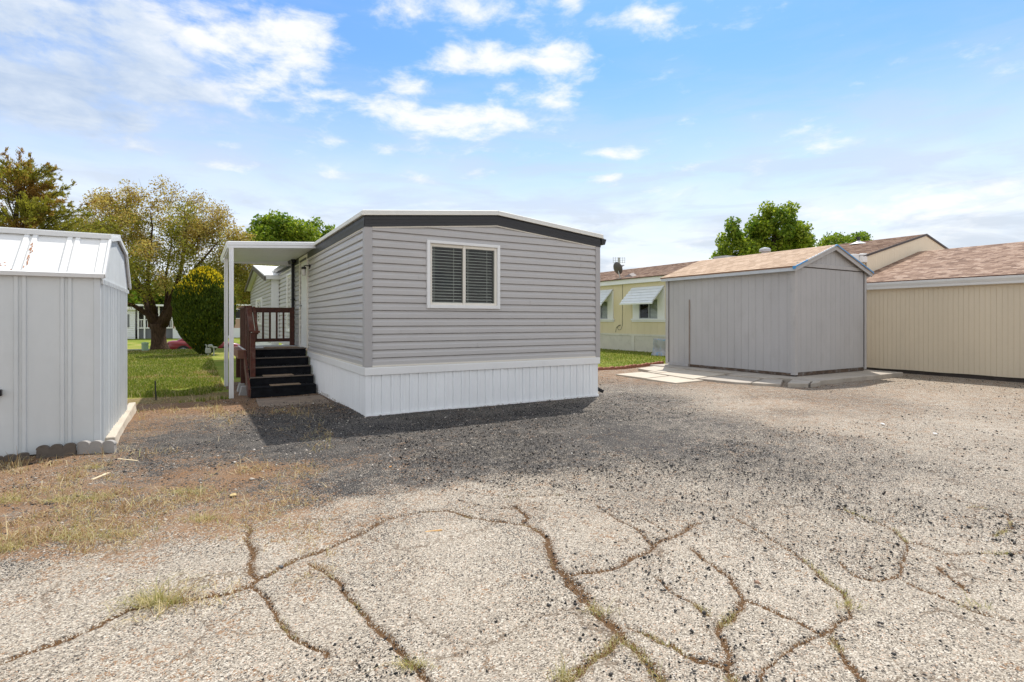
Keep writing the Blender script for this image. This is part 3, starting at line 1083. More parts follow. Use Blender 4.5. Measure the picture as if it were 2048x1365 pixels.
x, y = scatter(5200, 3.5, 13, -14, 60)
dk = idw(DARKPTS, x, y)
keep = (rng.random(len(x)) < (dk - .25) * .55) & ~on_building(x, y) & ~is_lawn(x, y)
x, y = x[keep], y[keep]
sz = np.clip(rng.lognormal(math.log(.0095), .4, len(x)), .005, .022)
V, F = rand_stones(len(x), np.stack([x, y, gz(x, y) + sz * .4], -1), sz)
tag(np_mesh('pale_pebbles', V, F, m_island('pale_pebble', [(0, (.24, .20, .16)), (.4, (.38, .33, .28)), (.8, (.52, .47, .41)), (.93, (.60, .56, .50)), (1, (.42, .24, .12))])),
    'pale pebbles scattered through the dark gravel in front of the grey home', 'gravel', kind='stuff')


def blades(pts, hgt, wid, lean=0.5, bend=True):
    """tapering bent blades, 5 verts (quad + tip as two faces -> stored as quads/tri pairs)"""
    n = len(pts)
    an = rng.uniform(0, 2 * PI, n)
    side = np.stack([np.cos(an), np.sin(an), np.zeros(n)], -1)
    le = rng.uniform(0, 2 * PI, n)
    ld = np.stack([np.cos(le), np.sin(le), np.zeros(n)], -1) * (rng.uniform(0, 1, n) * lean)[:, None]
    up = np.array([0, 0, 1.0])
    h = hgt[:, None]
    w = (wid / 2)[:, None]
    p0, p1 = pts - side * w, pts + side * w
    mid = pts + (up * .55 + ld * .4) * h
    m0, m1 = mid - side * w * .75, mid + side * w * .75
    tip = pts + (up * (1 - np.linalg.norm(ld, axis=1, keepdims=True) * .35) + ld * 1.1) * h
    t0, t1 = tip - side * w * .12, tip + side * w * .12
    V = np.stack([p0, p1, m1, m0, t1, t0], 1).reshape(-1, 3)
    k = (np.arange(n) * 6)[:, None]
    F = np.concatenate([k + np.array([0, 1, 2, 3]), k + np.array([3, 2, 4, 5])], 1).reshape(-1, 4)
    return V, F


M_GRASS = m_leaf('lawn_blades', [(0, (0.09, 0.14, 0.016)), (0.35, (0.16, 0.21, 0.026)), (0.65, (0.24, 0.27, 0.04)), (0.85, (0.35, 0.33, 0.09)), (1, (0.52, 0.46, 0.25))], .4)
M_GRASSDRY = m_leaf('dry_straw', [(0, (0.26, 0.14, 0.06)), (0.35, (0.42, 0.28, 0.13)), (0.65, (0.56, 0.44, 0.24)), (0.9, (0.66, 0.56, 0.36)), (1, (0.32, 0.34, 0.09))], .3)
M_GRASSMIX = m_leaf('weed_blades', [(0, (0.18, 0.21, 0.04)), (0.2, (0.34, 0.33, 0.09)), (0.45, (0.50, 0.44, 0.20)), (0.8, (0.62, 0.51, 0.29)), (1, (0.68, 0.58, 0.38))], .3)

xs, ys, hs, ws = [], [], [], []
# left lawn
n = 90000
r = np.exp(rng.uniform(math.log(9.9), math.log(34), n))
a = np.radians(rng.uniform(-12, 5, n))
x, y = r * np.sin(a), r * np.cos(a)
k = is_lawn(x, y) & ~on_building(x, y)
k &= ~((vnoise(x, y, 1.1, 31) > .62) & (y < 14.5)) & (rng.random(n) < np.clip((y - lawn_edge(x) + .5) / 1.2, .25, 1))
x, y = x[k], y[k]
xs.append(x); ys.append(y)
h = rng.uniform(.03, .075, len(x)) * (1 + .8 * (y < 13) * vnoise(x, y, 2, 33))
hs.append(h); ws.append(np.full(len(x), .008) + .0006 * y)
# right lawn
n = 40000
x = rng.uniform(7.5, 17, n)
y = rng.uniform(11.6, 24, n)
k = is_lawn(x, y)
x, y = x[k], y[k]
xs.append(x); ys.append(y)
hs.append(rng.uniform(.03, .07, len(x))); ws.append(np.full(len(x), .016))
x, y = np.concatenate(xs), np.concatenate(ys)
V, F = blades(np.stack([x, y, gz(x, y) - .004], -1), np.concatenate(hs), np.concatenate(ws))
pdry = np.clip((vnoise(x, y, .55, 35) * .6 + vnoise(x, y, 1.7, 36) * .4 - .52) * 3.2, .03, .8) * (x < 5) + .06 * (x >= 5)
mdry = np.repeat((rng.random(len(x)) < pdry).astype(int), 2)
tag(np_mesh('grass', V, F, M_GRASS, mats=[M_GRASS, M_GRASSDRY], midx=mdry), 'short mown green grass of the lawns beside the mobile homes', 'grass', kind='stuff')

# dry straw and weeds over the dirt at the left and the worn lawn edge
x1, y1 = scatter(70000, 3.0, 13.0, -17, 12)
dd = np.clip(idw(DIRTPTS, x1, y1) + (vnoise(x1, y1, 2.2, 41) - .5) * 1.0, 0, 1)
k = (rng.random(len(x1)) < dd * .8 * (vnoise(x1, y1, 5, 43) > .35)) & ~on_building(x1, y1)
k &= ~((x1 < -.85) & (y1 > 7.2)) & ~((x1 > .35) & (y1 > 9.2)) & (vnoise(x1, y1, 2.6, 44) + .4 * vnoise(x1, y1, 8, 45) > .62)
x1, y1 = x1[k][:17000], y1[k][:17000]
hh = np.clip(rng.lognormal(math.log(.045), .55, len(x1)), .015, .22)
V, F = blades(np.stack([x1, y1, gz(x1, y1) - .003], -1), hh, np.full(len(x1), .0022) + .00045 * np.hypot(x1, y1), lean=2.3)
tag(np_mesh('dry_grass', V, F, M_GRASSDRY), 'dry straw coloured weeds matted over the brown dirt at the left', 'grass', kind='stuff')

# green weeds along the cracks
px_, py_ = [], []
for poly, hw in CRACKS:
    P = [G(u, v)[:2] for u, v in poly]
    for a, c in zip(P[:-1], P[1:]):
        ln = np.linalg.norm(c - a)
        m_ = int(ln * 500 * hw / .015)
        t = rng.random(m_)
        q = a[None] + (c - a)[None] * t[:, None] + rng.normal(0, hw * .8, (m_, 2))
        dens = vnoise(q[:, 0], q[:, 1], 4.5, 51)
        q = q[(dens > .70)]
        px_.append(q[:, 0]); py_.append(q[:, 1])
x, y = np.concatenate(px_), np.concatenate(py_)
V, F = blades(np.stack([x, y, np.full(len(x), -.012)], -1), np.clip(rng.lognormal(math.log(.018), .5, len(x)), .008, .05), np.full(len(x), .0026), lean=1.3)
tag(np_mesh('crack_weeds', V, F, M_GRASSMIX), 'low yellow green weeds sprouting along the cracks in the paving', 'weeds', kind='stuff')


def tuft(px, py, n, rad, h, label, mat=None, lean=1.9):
    n = int(n * .62)
    rad = rad * .75
    h = h * .8
    c = G(px, py)
    q = rng.normal(0, rad, (n, 2)) * np.array([1.5, .7])
    rot = np.array([RT[:2], FW[:2]])
    q = q @ rot
    P = np.stack([c[0] + q[:, 0], c[1] + q[:, 1], np.full(n, -.004)], -1)
    V, F = blades(P, np.clip(rng.lognormal(math.log(h), .4, n), h * .3, h * 2.2), np.full(n, .0020) + .0002 * c[1], lean=lean)
    o = np_mesh('grass_tuft', V, F, mat or M_GRASSMIX)
    return tag(o, label, 'grass tuft', 'grass tufts on the dirt and paving')


tuft(312, 1212, 620, .055, .095, 'long spiky tuft growing from the crack in the left foreground paving')
tuft(375, 988, 420, .09, .07, 'wide greenish tuft on the brown dirt near the yellow stone')
tuft(165, 1000, 420, .11, .07, 'pale yellow tuft in the middle of the weedy dirt patch')
tuft(15, 1005, 300, .08, .075, 'green tuft at the left picture edge below the shed')
tuft(185, 938, 160, .05, .06, 'small tuft on the gravel below the white scalloped edging stone')
tuft(405, 1042, 330, .07, .06, 'straw tuft at the corner where dirt meets pale paving')
tuft(235, 1075, 240, .06, .06, 'green tuft on the lower edge of the dirt patch')
tuft(150, 1080, 420, .10, .07, 'dry blond tuft on the lower edge of the weedy dirt')
tuft(10, 1100, 260, .07, .09, 'tall green tuft at the left picture edge above the paving')
tuft(110, 285 + 720, 180, .05, .05, 'little green tuft left of the pale yellow tuft')
tuft(1195, 1225, 110, .035, .05, 'small weed in the wide crack of the middle foreground')
tuft(1700, 1215, 90, .03, .045, 'sprawling weed at a crack on the right paving')
tuft(1945, 1212, 90, .035, .04, 'yellow green weed on the far right paving crack')
tuft(825, 1335, 150, .03, .05, 'upright weed at the bottom of the left middle crack')
tuft(1125, 1357, 110, .025, .06, 'upright weed at the very bottom edge beside the wide crack')

# litter on the ground
def stone_thing(name, px, py, s, mat, label, cat, sub=2):
    c = G(px, py)
    V, F = rand_stones(1, np.zeros((1, 3)), np.array([1.0]))
    me = bpy.data.meshes.new(name)
    me.from_pydata([tuple(v * np.array(s)) for v in V], [], [tuple(f) for f in F])
    me.materials.append(mat)
    o = bpy.data.objects.new(name, me)
    o.location = (c[0], c[1], s[2] * .55)
    o.rotation_euler = (0, 0, rng.uniform(0, 3))
    COL.objects.link(o)
    mo = o.modifiers.new('Subdivision', 'SUBSURF')
    mo.levels = mo.render_levels = sub
    return tag(o, label, cat)


stone_thing('stone', 469, 995, (.065, .05, .03), paint('yellow_stone', (0.55, 0.42, 0.20), 0.85, 0.2, 12, bmp=.4), 'flat pale yellow stone on the brown dirt left of centre', 'stone')
stone_thing('stone', 781, 936, (.04, .03, .018), paint('rusty_stone', (0.45, 0.22, 0.07), 0.85, 0.2, 12), 'small orange brown stone on the dark gravel', 'stone')
stone_thing('stone', 215, 1163, (.028, .022, .02), paint('pale_stone', (0.5, 0.47, 0.44), 0.85, 0.2, 12), 'pale grey pebble on the left foreground paving', 'stone')
stone_thing('stone', 1095, 1037 + 1, (.016, .014, .011), paint('brown_stone', (0.28, 0.13, 0.06), 0.85, 0.2, 12), 'brown pebble beside the crack junction', 'stone')
stone_thing('stone', 563, 1137, (.024, .02, .016), paint('slate_stone', (0.06, 0.065, 0.075), 0.7, 0.2, 12), 'dark slate lump lying on the long left crack', 'stone')
stone_thing('stone', 929, 1053, (.02, .015, .011), MATS['slate_stone'], 'dark slate lump right of the wood stick', 'stone')
stone_thing('stone', 630, 1094, (.02, .017, .014), MATS['slate_stone'], 'dark slate lump above the long left crack', 'stone')


def stick(px0, py0, px1, py1, w, h, mat, label, cat='wood scrap', name='wood_stick'):
    a, b = G(px0, py0), G(px1, py1)
    a[2] = b[2] = h * .6 + .002
    o = MB().bar(a, b, w, h).build(name, mat, bevel=.002)
    return tag(o, label, cat)


M_STICK = m_wood('orange_wood', (0.42, 0.22, 0.07), (0.62, 0.38, 0.15), (3, 3, 3), .7)
M_PALEWOOD = m_wood('pale_wood', (0.50, 0.40, 0.26), (0.68, 0.56, 0.38), (3, 3, 3), .7)
M_SCRAP = paint('white_scrap', (0.72, 0.72, 0.70), .6, .05, 8)
stick(850, 1068, 884, 1064, .014, .012, M_STICK, 'orange wood stick lying on the pale paving')
stick(184, 962, 217, 948, .025, .01, M_PALEWOOD, 'pale broken wood sliver on the dirt below the shed')
stick(178, 1067, 210, 1061, .02, .006, M_SCRAP, 'white plastic strip on the weedy dirt', 'litter', 'plastic_strip')
stick(306, 1240, 330, 1222, .012, .008, M_PALEWOOD, 'thin straw coloured stick beside the spiky tuft')
stick(236, 919, 275, 923, .02, .006, M_PALEWOOD, 'long bleached stick on the gravel beside the white shed')
sc_ = stone_thing('plastic_scrap', 1768, 851, (.085, .05, .03), M_SCRAP, 'crumpled white plastic scrap on the right gravel', 'litter', 1)
sc_ = stone_thing('plastic_scrap', 1870, 870, (.06, .05, .028), M_SCRAP, 'smaller white plastic scrap farther right on the gravel', 'litter', 1)


# ------------------------------------------------------------------ the grey mobile home
HX0, HX1, HY0, HY1 = 2.11, 6.40, 7.81, 24.6
HMX = (HX0 + HX1) / 2
home = thing('mobile_home', 'long grey vinyl sided mobile home with white skirting and dark roof edge in the middle', 'mobile home', (HX0, HY0, 0))
PITCH = 0.1161


def gable_z(x, ez=2.752, pk=2.962):
    return ez + (pk - ez) * (1 - abs(x - HMX) / (HMX - HX0))


WX0, WX1, WZ0, WZ1 = 3.03, 4.305, 1.585, 2.632
mb = MB()
lap_siding(mb, (HX0, HY0), (HX1, HY0), .728, lambda s: gable_z(HX0 + s), PITCH, (0, -1), openings=[(WX0 - HX0 + .02, WX1 - HX0 - .02, WZ0 + .02, WZ1 - .02)])
mb.build('siding', M_SIDING, home)
# long wall facing the porch: split at the door
DY0, DY1, DZ0, DZ1 = 12.50, 13.45, .80, 2.86
EXY0, EXY1, EXX = 17.3, 24.6, 1.90
mb = MB()
lap_siding(mb, (HX0, EXY0), (HX0, HY0), .728, lambda s: 2.752, PITCH, (-1, 0), openings=[(EXY0 - DY1 + .03, EXY0 - DY0 - .03, .70, 2.9)])
mb.build('siding', M_SIDING, home)
# short butt joints between siding panels
for sx_, k_ in ((5.98, 14), (5.98, 15), (2.62, 4), (3.9, 2), (5.2, 5), (4.9, 8), (2.9, 11)):
    zz = .728 + k_ * PITCH
    MB().box((sx_, HY0 - .0275, zz + .012), (sx_ + .0035, HY0 - .004, zz + PITCH * .6)).build('panel_joint', M_TRIMGREY, home)
for sy_, k_ in ((8.75, 12), (8.75, 13), (9.6, 10), (10.3, 13), (9.2, 6), (10.9, 9), (8.4, 3), (11.4, 4)):
    zz = .728 + k_ * PITCH
    MB().box((HX0 - .0275, sy_, zz + .012), (HX0 - .004, sy_ + .004, zz + PITCH * .6)).build('panel_joint', M_TRIMGREY, home)
# hidden walls: plain sheets
mb = MB()
mb.box((HX1 - .05, HY0 + .02, .6), (HX1, HY1, 2.75)).box((HX0 + .02, HY1 - .05, .6), (HX1 - .05, HY1, 2.75))
mb.build('rear_wall', M_SIDING, home)
# room behind the window
mb = MB()
a, b = (HX0 + .12, HY0 + .06, .8), (HX1 - .12, HY0 + 3.6, 2.72)
mb.box(a, b)
mb.f = [f for f in mb.f if f != (0, 1, 5, 4)]
mb.build('room', M_DARKROOM, home)
# corner posts
mb = MB()
mb.prism([(HX0 - .032, HY0 - .034, .722), (HX0 + .082, HY0 - .034, .722), (HX0 + .082, HY0, .722), (HX0, HY0, .722), (HX0, HY0 + .082, .722), (HX0 - .032, HY0 + .082, .722)], (0, 0, 2.034))
mb.build('corner_trim', M_TRIMGREY, home, bevel=.004)
mb = MB()
mb.prism([(HX1 - .075, HY0 - .034, .722), (HX1 + .030, HY0 - .034, .722), (HX1 + .030, HY0 + .08, .722), (HX1, HY0 + .08, .722), (HX1, HY0, .722), (HX1 - .075, HY0, .722)], (0, 0, 2.034))
mb.build('corner_trim', M_TRIMGREY, home, bevel=.004)
# pale channel under the fascia and at the foot of the siding
mb = MB()
for xa, xb in ((HX0 + .083, HMX), (HMX, HX1 - .076)):
    mb.prism([(xa, HY0 - .031, gable_z(xa) - .018), (xb, HY0 - .031, gable_z(xb) - .018), (xb, HY0 - .031, gable_z(xb) + .01), (xa, HY0 - .031, gable_z(xa) + .01)], (0, .02, 0))
mb.box((HX0 - .031, HY0 + .083, 2.733), (HX0 - .004, EXY0, 2.762))
mb.box((HX0 + .083, HY0 - .029, .716), (HX1 - .077, HY0 - .001, .742)).box((HX0 - .029, HY0 + .083, .716), (HX0 - .001, DY0 - .02, .742))
mb.build('channel_trim', M_CREAM, home)
# skirting
mb = MB()
profile_wall(mb, (HX0, HY0), (HX1, HY0), (0, -1), skirt_prof(HX1 - HX0), lambda s: -.03, lambda s: .602)
mb.build('skirting', M_SKIRT, home)
mb = MB()
profile_wall(mb, (HX0, HY1), (HX0, HY0), (-1, 0), skirt_prof(HY1 - HY0, start=.02), lambda s: -.055, lambda s: .602)
mb.build('skirting', M_SKIRT, home)
mb = MB()
mb.box((HX1 - .01, HY0 + .02, -.05), (HX1, HY1, .602))
mb.build('skirting', M_SKIRT, home)
mb = MB()
mb.prism([(HX0 - .03, HY0, .598), (HX0 - .03, HY0, .70), (HX0 - .022, HY0, .722), (HX0 + .01, HY0, .724), (HX0 + .01, HY0, .598)], (0, 8.9, 0))
mb.prism([(HX0 - .03, HY0 - .03, .598), (HX0 - .03, HY0 - .03, .70), (HX0 - .03, HY0 - .022, .722), (HX0 - .03, HY0 + .01, .724), (HX0 - .03, HY0 + .01, .598)], (HX1 - HX0 + .06, 0, 0))
mb.build('skirting_cap', M_WHITE, home, bevel=.003)
mb = MB()
mb.box((HX0 - .016, HY0 - .018, -.045), (HX1 + .012, HY0 - .003, .03)).box((HX0 - .018, HY0 - .003, -.075), (HX0 - .003, HY1, -.03))
mb.box((HX0 - .014, HY0 - .014, -.02), (HX0 + .02, HY0 - .0, .598))
mb.build('skirting_rail', M_SKIRT, home)
mb = MB()
mb.box((HX0 + .004, HY0 + .03, -.25), (HX0 + .03, HY1, -.06))
mb.build('bottom_board', M_RUST, home)


def fascia_profile(o):
    # (outward, height) pairs of the ribbed metal fascia
    return [(.0, 0), (.030, .0), (.032, .045), (.026, .05), (.030, .10), (.024, .105), (.022, .165), (.0, .170)]


mb = MB()
fp = fascia_profile(0)
for xa, xb in ((HX0 - .03, HMX), (HMX, HX1 + .03)):
    mb.prism([(xa, HY0 - .012 - o, gable_z(xa) + .0 + z) for o, z in fp], (xb - xa, 0, gable_z(xb) - gable_z(xa)))
mb.build('fascia', M_FASCIA, home)
mb = MB()
mb.prism([(HX0 - .012 - o, HY0 - .03, 2.748 + z) for o, z in fp], (0, EXY0 - HY0 + .03, 0))
mb.prism([(HX1 + .012 + o, HY0 - .03, 2.748 + z) for o, z in fp], (0, HY1 - HY0 + .03, 0))
mb.build('fascia', M_FASCIA, home)
mb = MB()
th = .07
for xa, xb in ((HX0 - .075, HMX), (HMX, HX1 + .075)):
    za, zb = gable_z(xa) + .168, gable_z(xb) + .168
    mb.prism([(xa, HY0 - .075, za), (xb, HY0 - .075, zb), (xb, HY0 - .075, zb + th), (xa, HY0 - .075, za + th)], (0, HY1 - HY0 + .1, 0))
mb.build('roof', M_ROOFWHITE, home, bevel=.008)
mb = MB()
for xa, xb in ((HX0 - .079, HMX), (HMX, HX1 + .079)):
    za, zb = gable_z(xa) + .162, gable_z(xb) + .162
    mb.prism([(xa, HY0 - .081, za), (xb, HY0 - .081, zb), (xb, HY0 - .081, zb + .012), (xa, HY0 - .081, za + .012)], (0, .012, 0))
mb.build('drip_edge', M_CREAM, home)
# gutter on the far eave and its downspout
mb = MB()
mb.prism([(HX1 + .05, HY0 - .05, 2.80), (HX1 + .13, HY0 - .05, 2.80), (HX1 + .165, HY0 - .05, 2.90), (HX1 + .05, HY0 - .05, 2.915)], (0, HY1 - HY0, 0))
mb.build('gutter', M_BLACK, home, bevel=.004)
mb = MB()
mb.box((HX1 + .012, HY0 + .10, .12), (HX1 + .075, HY0 + .16, 2.80))
mb.bar((HX1 + .05, HY0 + .13, .13), (HX1 + .20, HY0 + .10, .055), .07, .06)
mb.build('downspout', M_BLACK, home, bevel=.006)
# porch-side downspout
mb = MB()
mb.box((HX0 - .10, 14.28, -.05), (HX0 - .03, 14.36, 2.80)).box((HX0 - .11, 14.20, 1.90), (HX0 - .02, 14.44, 1.93))
mb.build('downspout', M_BLACK, home, bevel=.006)
mb = MB()
mb.prism([(HX0 - .05, 14.0, 2.80), (HX0 - .13, 14.0, 2.80), (HX0 - .165, 14.0, 2.90), (HX0 - .05, 14.0, 2.915)], (0, EXY0 - 14.0, 0))
mb.build('gutter', M_BLACK, home, bevel=.004)


def window(parent, plane, u0, u1, z0, z1, n_out, frame=.05, split=None, fmat=M_WHITE, smat=M_CREAM, blinds=True, depth=.05, at=0.0, slats=19):
    """window in the plane y=at (plane 'y', facing -y) or x=at (plane 'x', facing -x); split = middle bar position"""
    def P(u, d, z):
        return (u, at - d, z) if plane == 'y' else (at - d, u, z)

    def bx(mb, u_a, d_a, z_a, u_b, d_b, z_b):
        p, q = P(u_a, d_a, z_a), P(u_b, d_b, z_b)
        mb.box(tuple(min(i, j) for i, j in zip(p, q)), tuple(max(i, j) for i, j in zip(p, q)))
    fr = MB()
    o = .046
    bx(fr, u0, -.01, z0, u0 + frame, o, z1)
    bx(fr, u1 - frame, -.01, z0, u1, o, z1)
    bx(fr, u0 + frame, -.01, z0, u1 - frame, o - .001, z0 + frame)
    bx(fr, u0 + frame, -.01, z1 - frame * .9, u1 - frame, o - .001, z1)
    f = fr.build('window', fmat, parent, bevel=.004)
    sa = MB()
    a, b = u0 + frame, u1 - frame
    c, d = z0 + frame, z1 - frame * .9
    m = split if split else (a + b) / 2
    sw = .045
    for (l, r, dd) in ((a, m + .028, .006), (m - .028, b, .018)):
        bx(sa, l, -.03, c, l + sw, dd, d)
        bx(sa, r - sw, -.03, c, r, dd, d)
        bx(sa, l + sw, -.03, c, r - sw, dd - .001, c + sw * .9)
        bx(sa, l + sw, -.03, d - sw, r - sw, dd - .001, d)
    sa.build('sash', smat, f, bevel=.003)
    gl = MB()
    for (l, r, dd) in ((a + sw, m + .028 - sw, -.004), (m - .028 + sw, b - sw, .006)):
        p = [P(l, dd, c + .03), P(r, dd, c + .03), P(r, dd, d - .03), P(l, dd, d - .03)]
        gl.quad(*(p if plane == 'y' else p[::-1]))
    gl.build('pane', M_GLASS, f)
    if blinds:
        bl = MB()
        for k in range(slats):
            z = c + .045 + (d - c - .09) * k / (slats - 1)
            for (l, r) in ((a + sw + .004, m - .02), (m + .03, b - sw - .012)):
                p, q = P(l, -.045, z + .006), P(r, -.095, z - .004)
                lo = [P(l, -.042, z - .003), P(r, -.042, z - .003), P(r, -.090, z + .0100), P(l, -.090, z + .0100)]
                bl.prism(lo, (0, 0, .0035))
        for u in (a + .09, m - .17, m + .08, b - .16):
            bx(bl, u, -.040, c + .03, u + .004, -.036, d - .02)
        bl.build('blind', M_BLIND, f)
    return f


window(home, 'y', WX0, WX1, WZ0, WZ1, -1, split=3.672, at=HY0 - .008)

# the far part of the long wall stands a little proud and carries a gable
mb = MB()
ezz, pkz = 2.62, 3.22
EXM = (EXY0 + EXY1) / 2


def ex_top(s):
    return ezz + (pkz - ezz) * (1 - abs(s - (EXY1 - EXY0) / 2) / ((EXY1 - EXY0) / 2))


lap_siding(mb, (EXX, EXY1), (EXX, EXY0), .728, ex_top, PITCH, (-1, 0))
mb.build('siding', M_SIDING, home)
mb = MB()
mb.box((EXX, EXY0 - .01, .60), (HX0 - .03, EXY0 + .02, 2.62))
mb.box((EXX - .03, EXY0 - .012, .6), (EXX + .05, EXY0 - .0105, 2.6))
mb.build('corner_trim', M_WHITE, home)
mb = MB()
for ya, za, yb, zb in ((EXY0 - .15, ezz - .02, EXM, pkz), (EXM, pkz, EXY1 + .15, ezz - .02)):
    mb.prism([(EXX - .22, ya, za), (EXX - .22, yb, zb), (EXX - .22, yb, zb + .12), (EXX - .22, ya, za + .12)], (2.3, 0, 0))
mb.build('roof', M_ROOFWHITE, home)
mb = MB()
for ya, za, yb, zb in ((EXY0 - .16, ezz - .04, EXM, pkz - .01), (EXM, pkz - .01, EXY1 + .16, ezz - .04)):
    mb.prism([(EXX - .235, ya, za - .03), (EXX - .235, yb, zb - .03), (EXX - .235, yb, zb + .1), (EXX - .235, ya, za + .1)], (.05, 0, 0))
mb.build('fascia', paint('brown_fascia', (.10, .085, .065), .6, .1, 2), home)
mb = MB()
profile_wall(mb, (EXX, EXY1), (EXX, EXY0), (-1, 0), ribs(EXY1 - EXY0, .143, .036, .010, .008), lambda s: -.15, lambda s: .602)
mb.box((EXX - .03, EXY0 - .01, .598), (EXX + .01, EXY1, .72))
mb.build('skirting', M_SKIRT, home)
window(home, 'x', 20.0, 21.9, 1.25, 2.16, -1, at=EXX - .01, blinds=False)
window(home, 'x', 14.65, 15.55, 1.1, 2.62, -1, at=HX0 - .012, blinds=False)

# door with its casing
mb = MB()
mb.box((HX0 - .045, DY0 - .075, DZ0), (HX0 + .02, DY0, DZ1)).box((HX0 - .045, DY1, DZ0), (HX0 + .02, DY1 + .075, DZ1)).box((HX0 - .044, DY0, DZ1 - .07), (HX0 + .02, DY1, DZ1))
mb.box((HX0 - .04, DY0, DZ0 - .03), (HX0 + .02, DY1, DZ0 + .012))
dcase = mb.build('door_casing', M_CREAM, home, bevel=.004)
mb = MB()
mb.box((HX0 - .012, DY0 + .005, DZ0 + .014), (HX0 + .03, DY1 - .005, DZ1 - .075))
mb.box((HX0 - .018, DY0 + .14, 1.0), (HX0 - .011, DY1 - .14, 1.7)).box((HX0 - .018, DY0 + .14, 1.85), (HX0 - .011, DY1 - .14, 2.6))
door = mb.build('door', M_WHITE, home, bevel=.003)
mb = MB()
mb.lathe((HX0 - .07, DY1 - .12, 1.75), [(.012, .0), (.03, .005), (.032, .025), (.015, .035), (.012, .06)], 12, 'x')
mb.build('handle', M_GALV, door, smooth=True)
# wall lamp beside the door
mb = MB()
mb.lathe((HX0 - .030, 12.25, 2.56), [(.055, 0), (.055, .012)], 14, 'x')
mb.tube([(HX0 - .02, 12.25, 2.57), (HX0 - .10, 12.25, 2.58), (HX0 - .14, 12.25, 2.56)], .012, 8)
mb.lathe((HX0 - .14, 12.25, 2.50), [(.035, .05), (.05, .04), (.05, 0)], 12)
lamp = mb.build('wall_lamp', M_BLACK, home, smooth=True)
mb = MB()
mb.lathe((HX0 - .14, 12.25, 2.36), [(.03, 0), (.045, .02), (.045, .13), (.035, .14)], 12)
mb.build('lamp_shade', paint('frosted_jar', (.62, .60, .55), .2, .03, 4), lamp, smooth=True)

# ------------------------------------------------------------------ porch awning
AY0, AY1, AX0 = 11.51, 14.55, .488
aw = thing('porch_awning', 'white flat porch awning on two posts over the black steps', 'awning', (AX0, AY0, -.08))
zA = lambda x: 2.772 + (x - AX0) * .062
mb = MB()
yy = AY0 + .03
pan = MB()
pr = []
k = 0
while yy < AY1 - .02:
    pr += [(yy, .03), (yy + .02, .0), (yy + .13, .0), (yy + .15, .03)]
    yy += .15
for (ya, oa), (yb, ob) in zip(pr[:-1], pr[1:]):
    pan.quad((AX0 + .03, ya, zA(AX0) + .02 + oa), (HX0 + .05, ya, zA(HX0) + .02 + oa), (HX0 + .05, yb, zA(HX0) + .02 + ob), (AX0 + .03, yb, zA(AX0) + .02 + ob))
    pan.quad((AX0 + .03, ya, zA(AX0) + .06), (AX0 + .03, yb, zA(AX0) + .06), (HX0 + .05, yb, zA(HX0) + .06), (HX0 + .05, ya, zA(HX0) + .06))
pan.build('roof_panel', M_AWNING, aw)
mb = MB()


def awn_edge(p, q, dz=.125):
    d = np.array(q) - np.array(p)
    nrm = np.array([d[1], -d[0], 0]) / np.linalg.norm(d[:2])
    prof = [(0, 0), (.012, .0), (.012, .045), (.022, .055), (.022, .115), (.0, .125)]
    mb.prism([tuple(np.array(p) + nrm * o + np.array([0, 0, z])) for o, z in prof], tuple(d))


awn_edge((AX0, AY0, zA(AX0)), (HX0 + .0, AY0, zA(HX0)))
awn_edge((AX0, AY1, zA(AX0)), (AX0, AY0, zA(AX0)))
mb.box((AX0, AY1, zA(AX0)), (HX0 - .02, AY1 + .012, zA(AX0) + .12))
mb.build('awning_trim', M_WHITE, aw)
for yp in (AY0 + .03, 13.72):
    mb = MB()
    x0 = AX0 + .028
    # fluted aluminium post
    w = .078
    pts = [(0, 0), (.028, 0), (.032, .006), (.046, .006), (.05, 0), (w, 0), (w, .075), (0, .075)]
    mb.prism([(x0 + a, yp + b, -.10) for a, b in pts], (0, 0, zA(AX0) + .135))
    mb.build('post', M_WHITE, aw, bevel=.003)

# ------------------------------------------------------------------ deck and steps
st = thing('porch_steps', 'dark red wooden porch with five black carpeted steps and a slatted railing', 'porch steps', (1.5, 12.5, -.08))
SX0, SX1 = .875, 2.06
DKZ = .80
mb = MB()
mb.box((SX0 - .05, 12.53, DKZ - .05), (HX0 - .05, 14.25, DKZ - .005))
mb.build('deck_floor', M_GREYDECK, st)
rz = [-.085, .118, .285, .455, .625, .797]
ry = [11.34, 11.62, 11.92, 12.22, 12.52]
for i in range(5):
    x0 = SX0 - (.0 if i == 0 else .0)
    mb = MB()
    yb = ry[i + 1] + .02 if i < 4 else 12.80
    mb.box((x0, ry[i], rz[i]), (SX1, ry[i] + .035, rz[i + 1] - .03))
    mb.box((x0, ry[i] - .012, rz[i + 1] - .034), (SX1, yb, rz[i + 1]))
    t = mb.build('step', M_CARPET, st, bevel=.012, seg=2)
    if i > 0:
        nb = MB()
        nb.box((x0 + .002, ry[i] - .0165, rz[i + 1] - .022), (SX1 - .002, ry[i] + .008, rz[i + 1] + .004))
        nb.build('nosing', M_NOSING, t, bevel=.006)
# stringer
mb = MB()
pts = [(11.36, -.06), (11.36, .08), (12.50, .76), (12.62, .76), (12.62, .52), (11.62, -.06)]
mb.prism([(SX0 - .045, yy, zz) for yy, zz in pts], (.042, 0, 0))
mb.build('stringer', M_RED, st)
mb = MB()
mb.box((SX0 - .16, 12.50, .60), (SX0 - .002, 14.3, .78))
mb.build('rim_board', paint('pale_red_board', (.21, .10, .065), .7, .2, 5), st, bevel=.004)
for yp in (12.6, 14.15):
    mb = MB().box((SX0 - .10, yp - .045, .06), (SX0 - .01, yp + .045, .60))
    mb.build('support_post', M_REDDARK, st, bevel=.004)
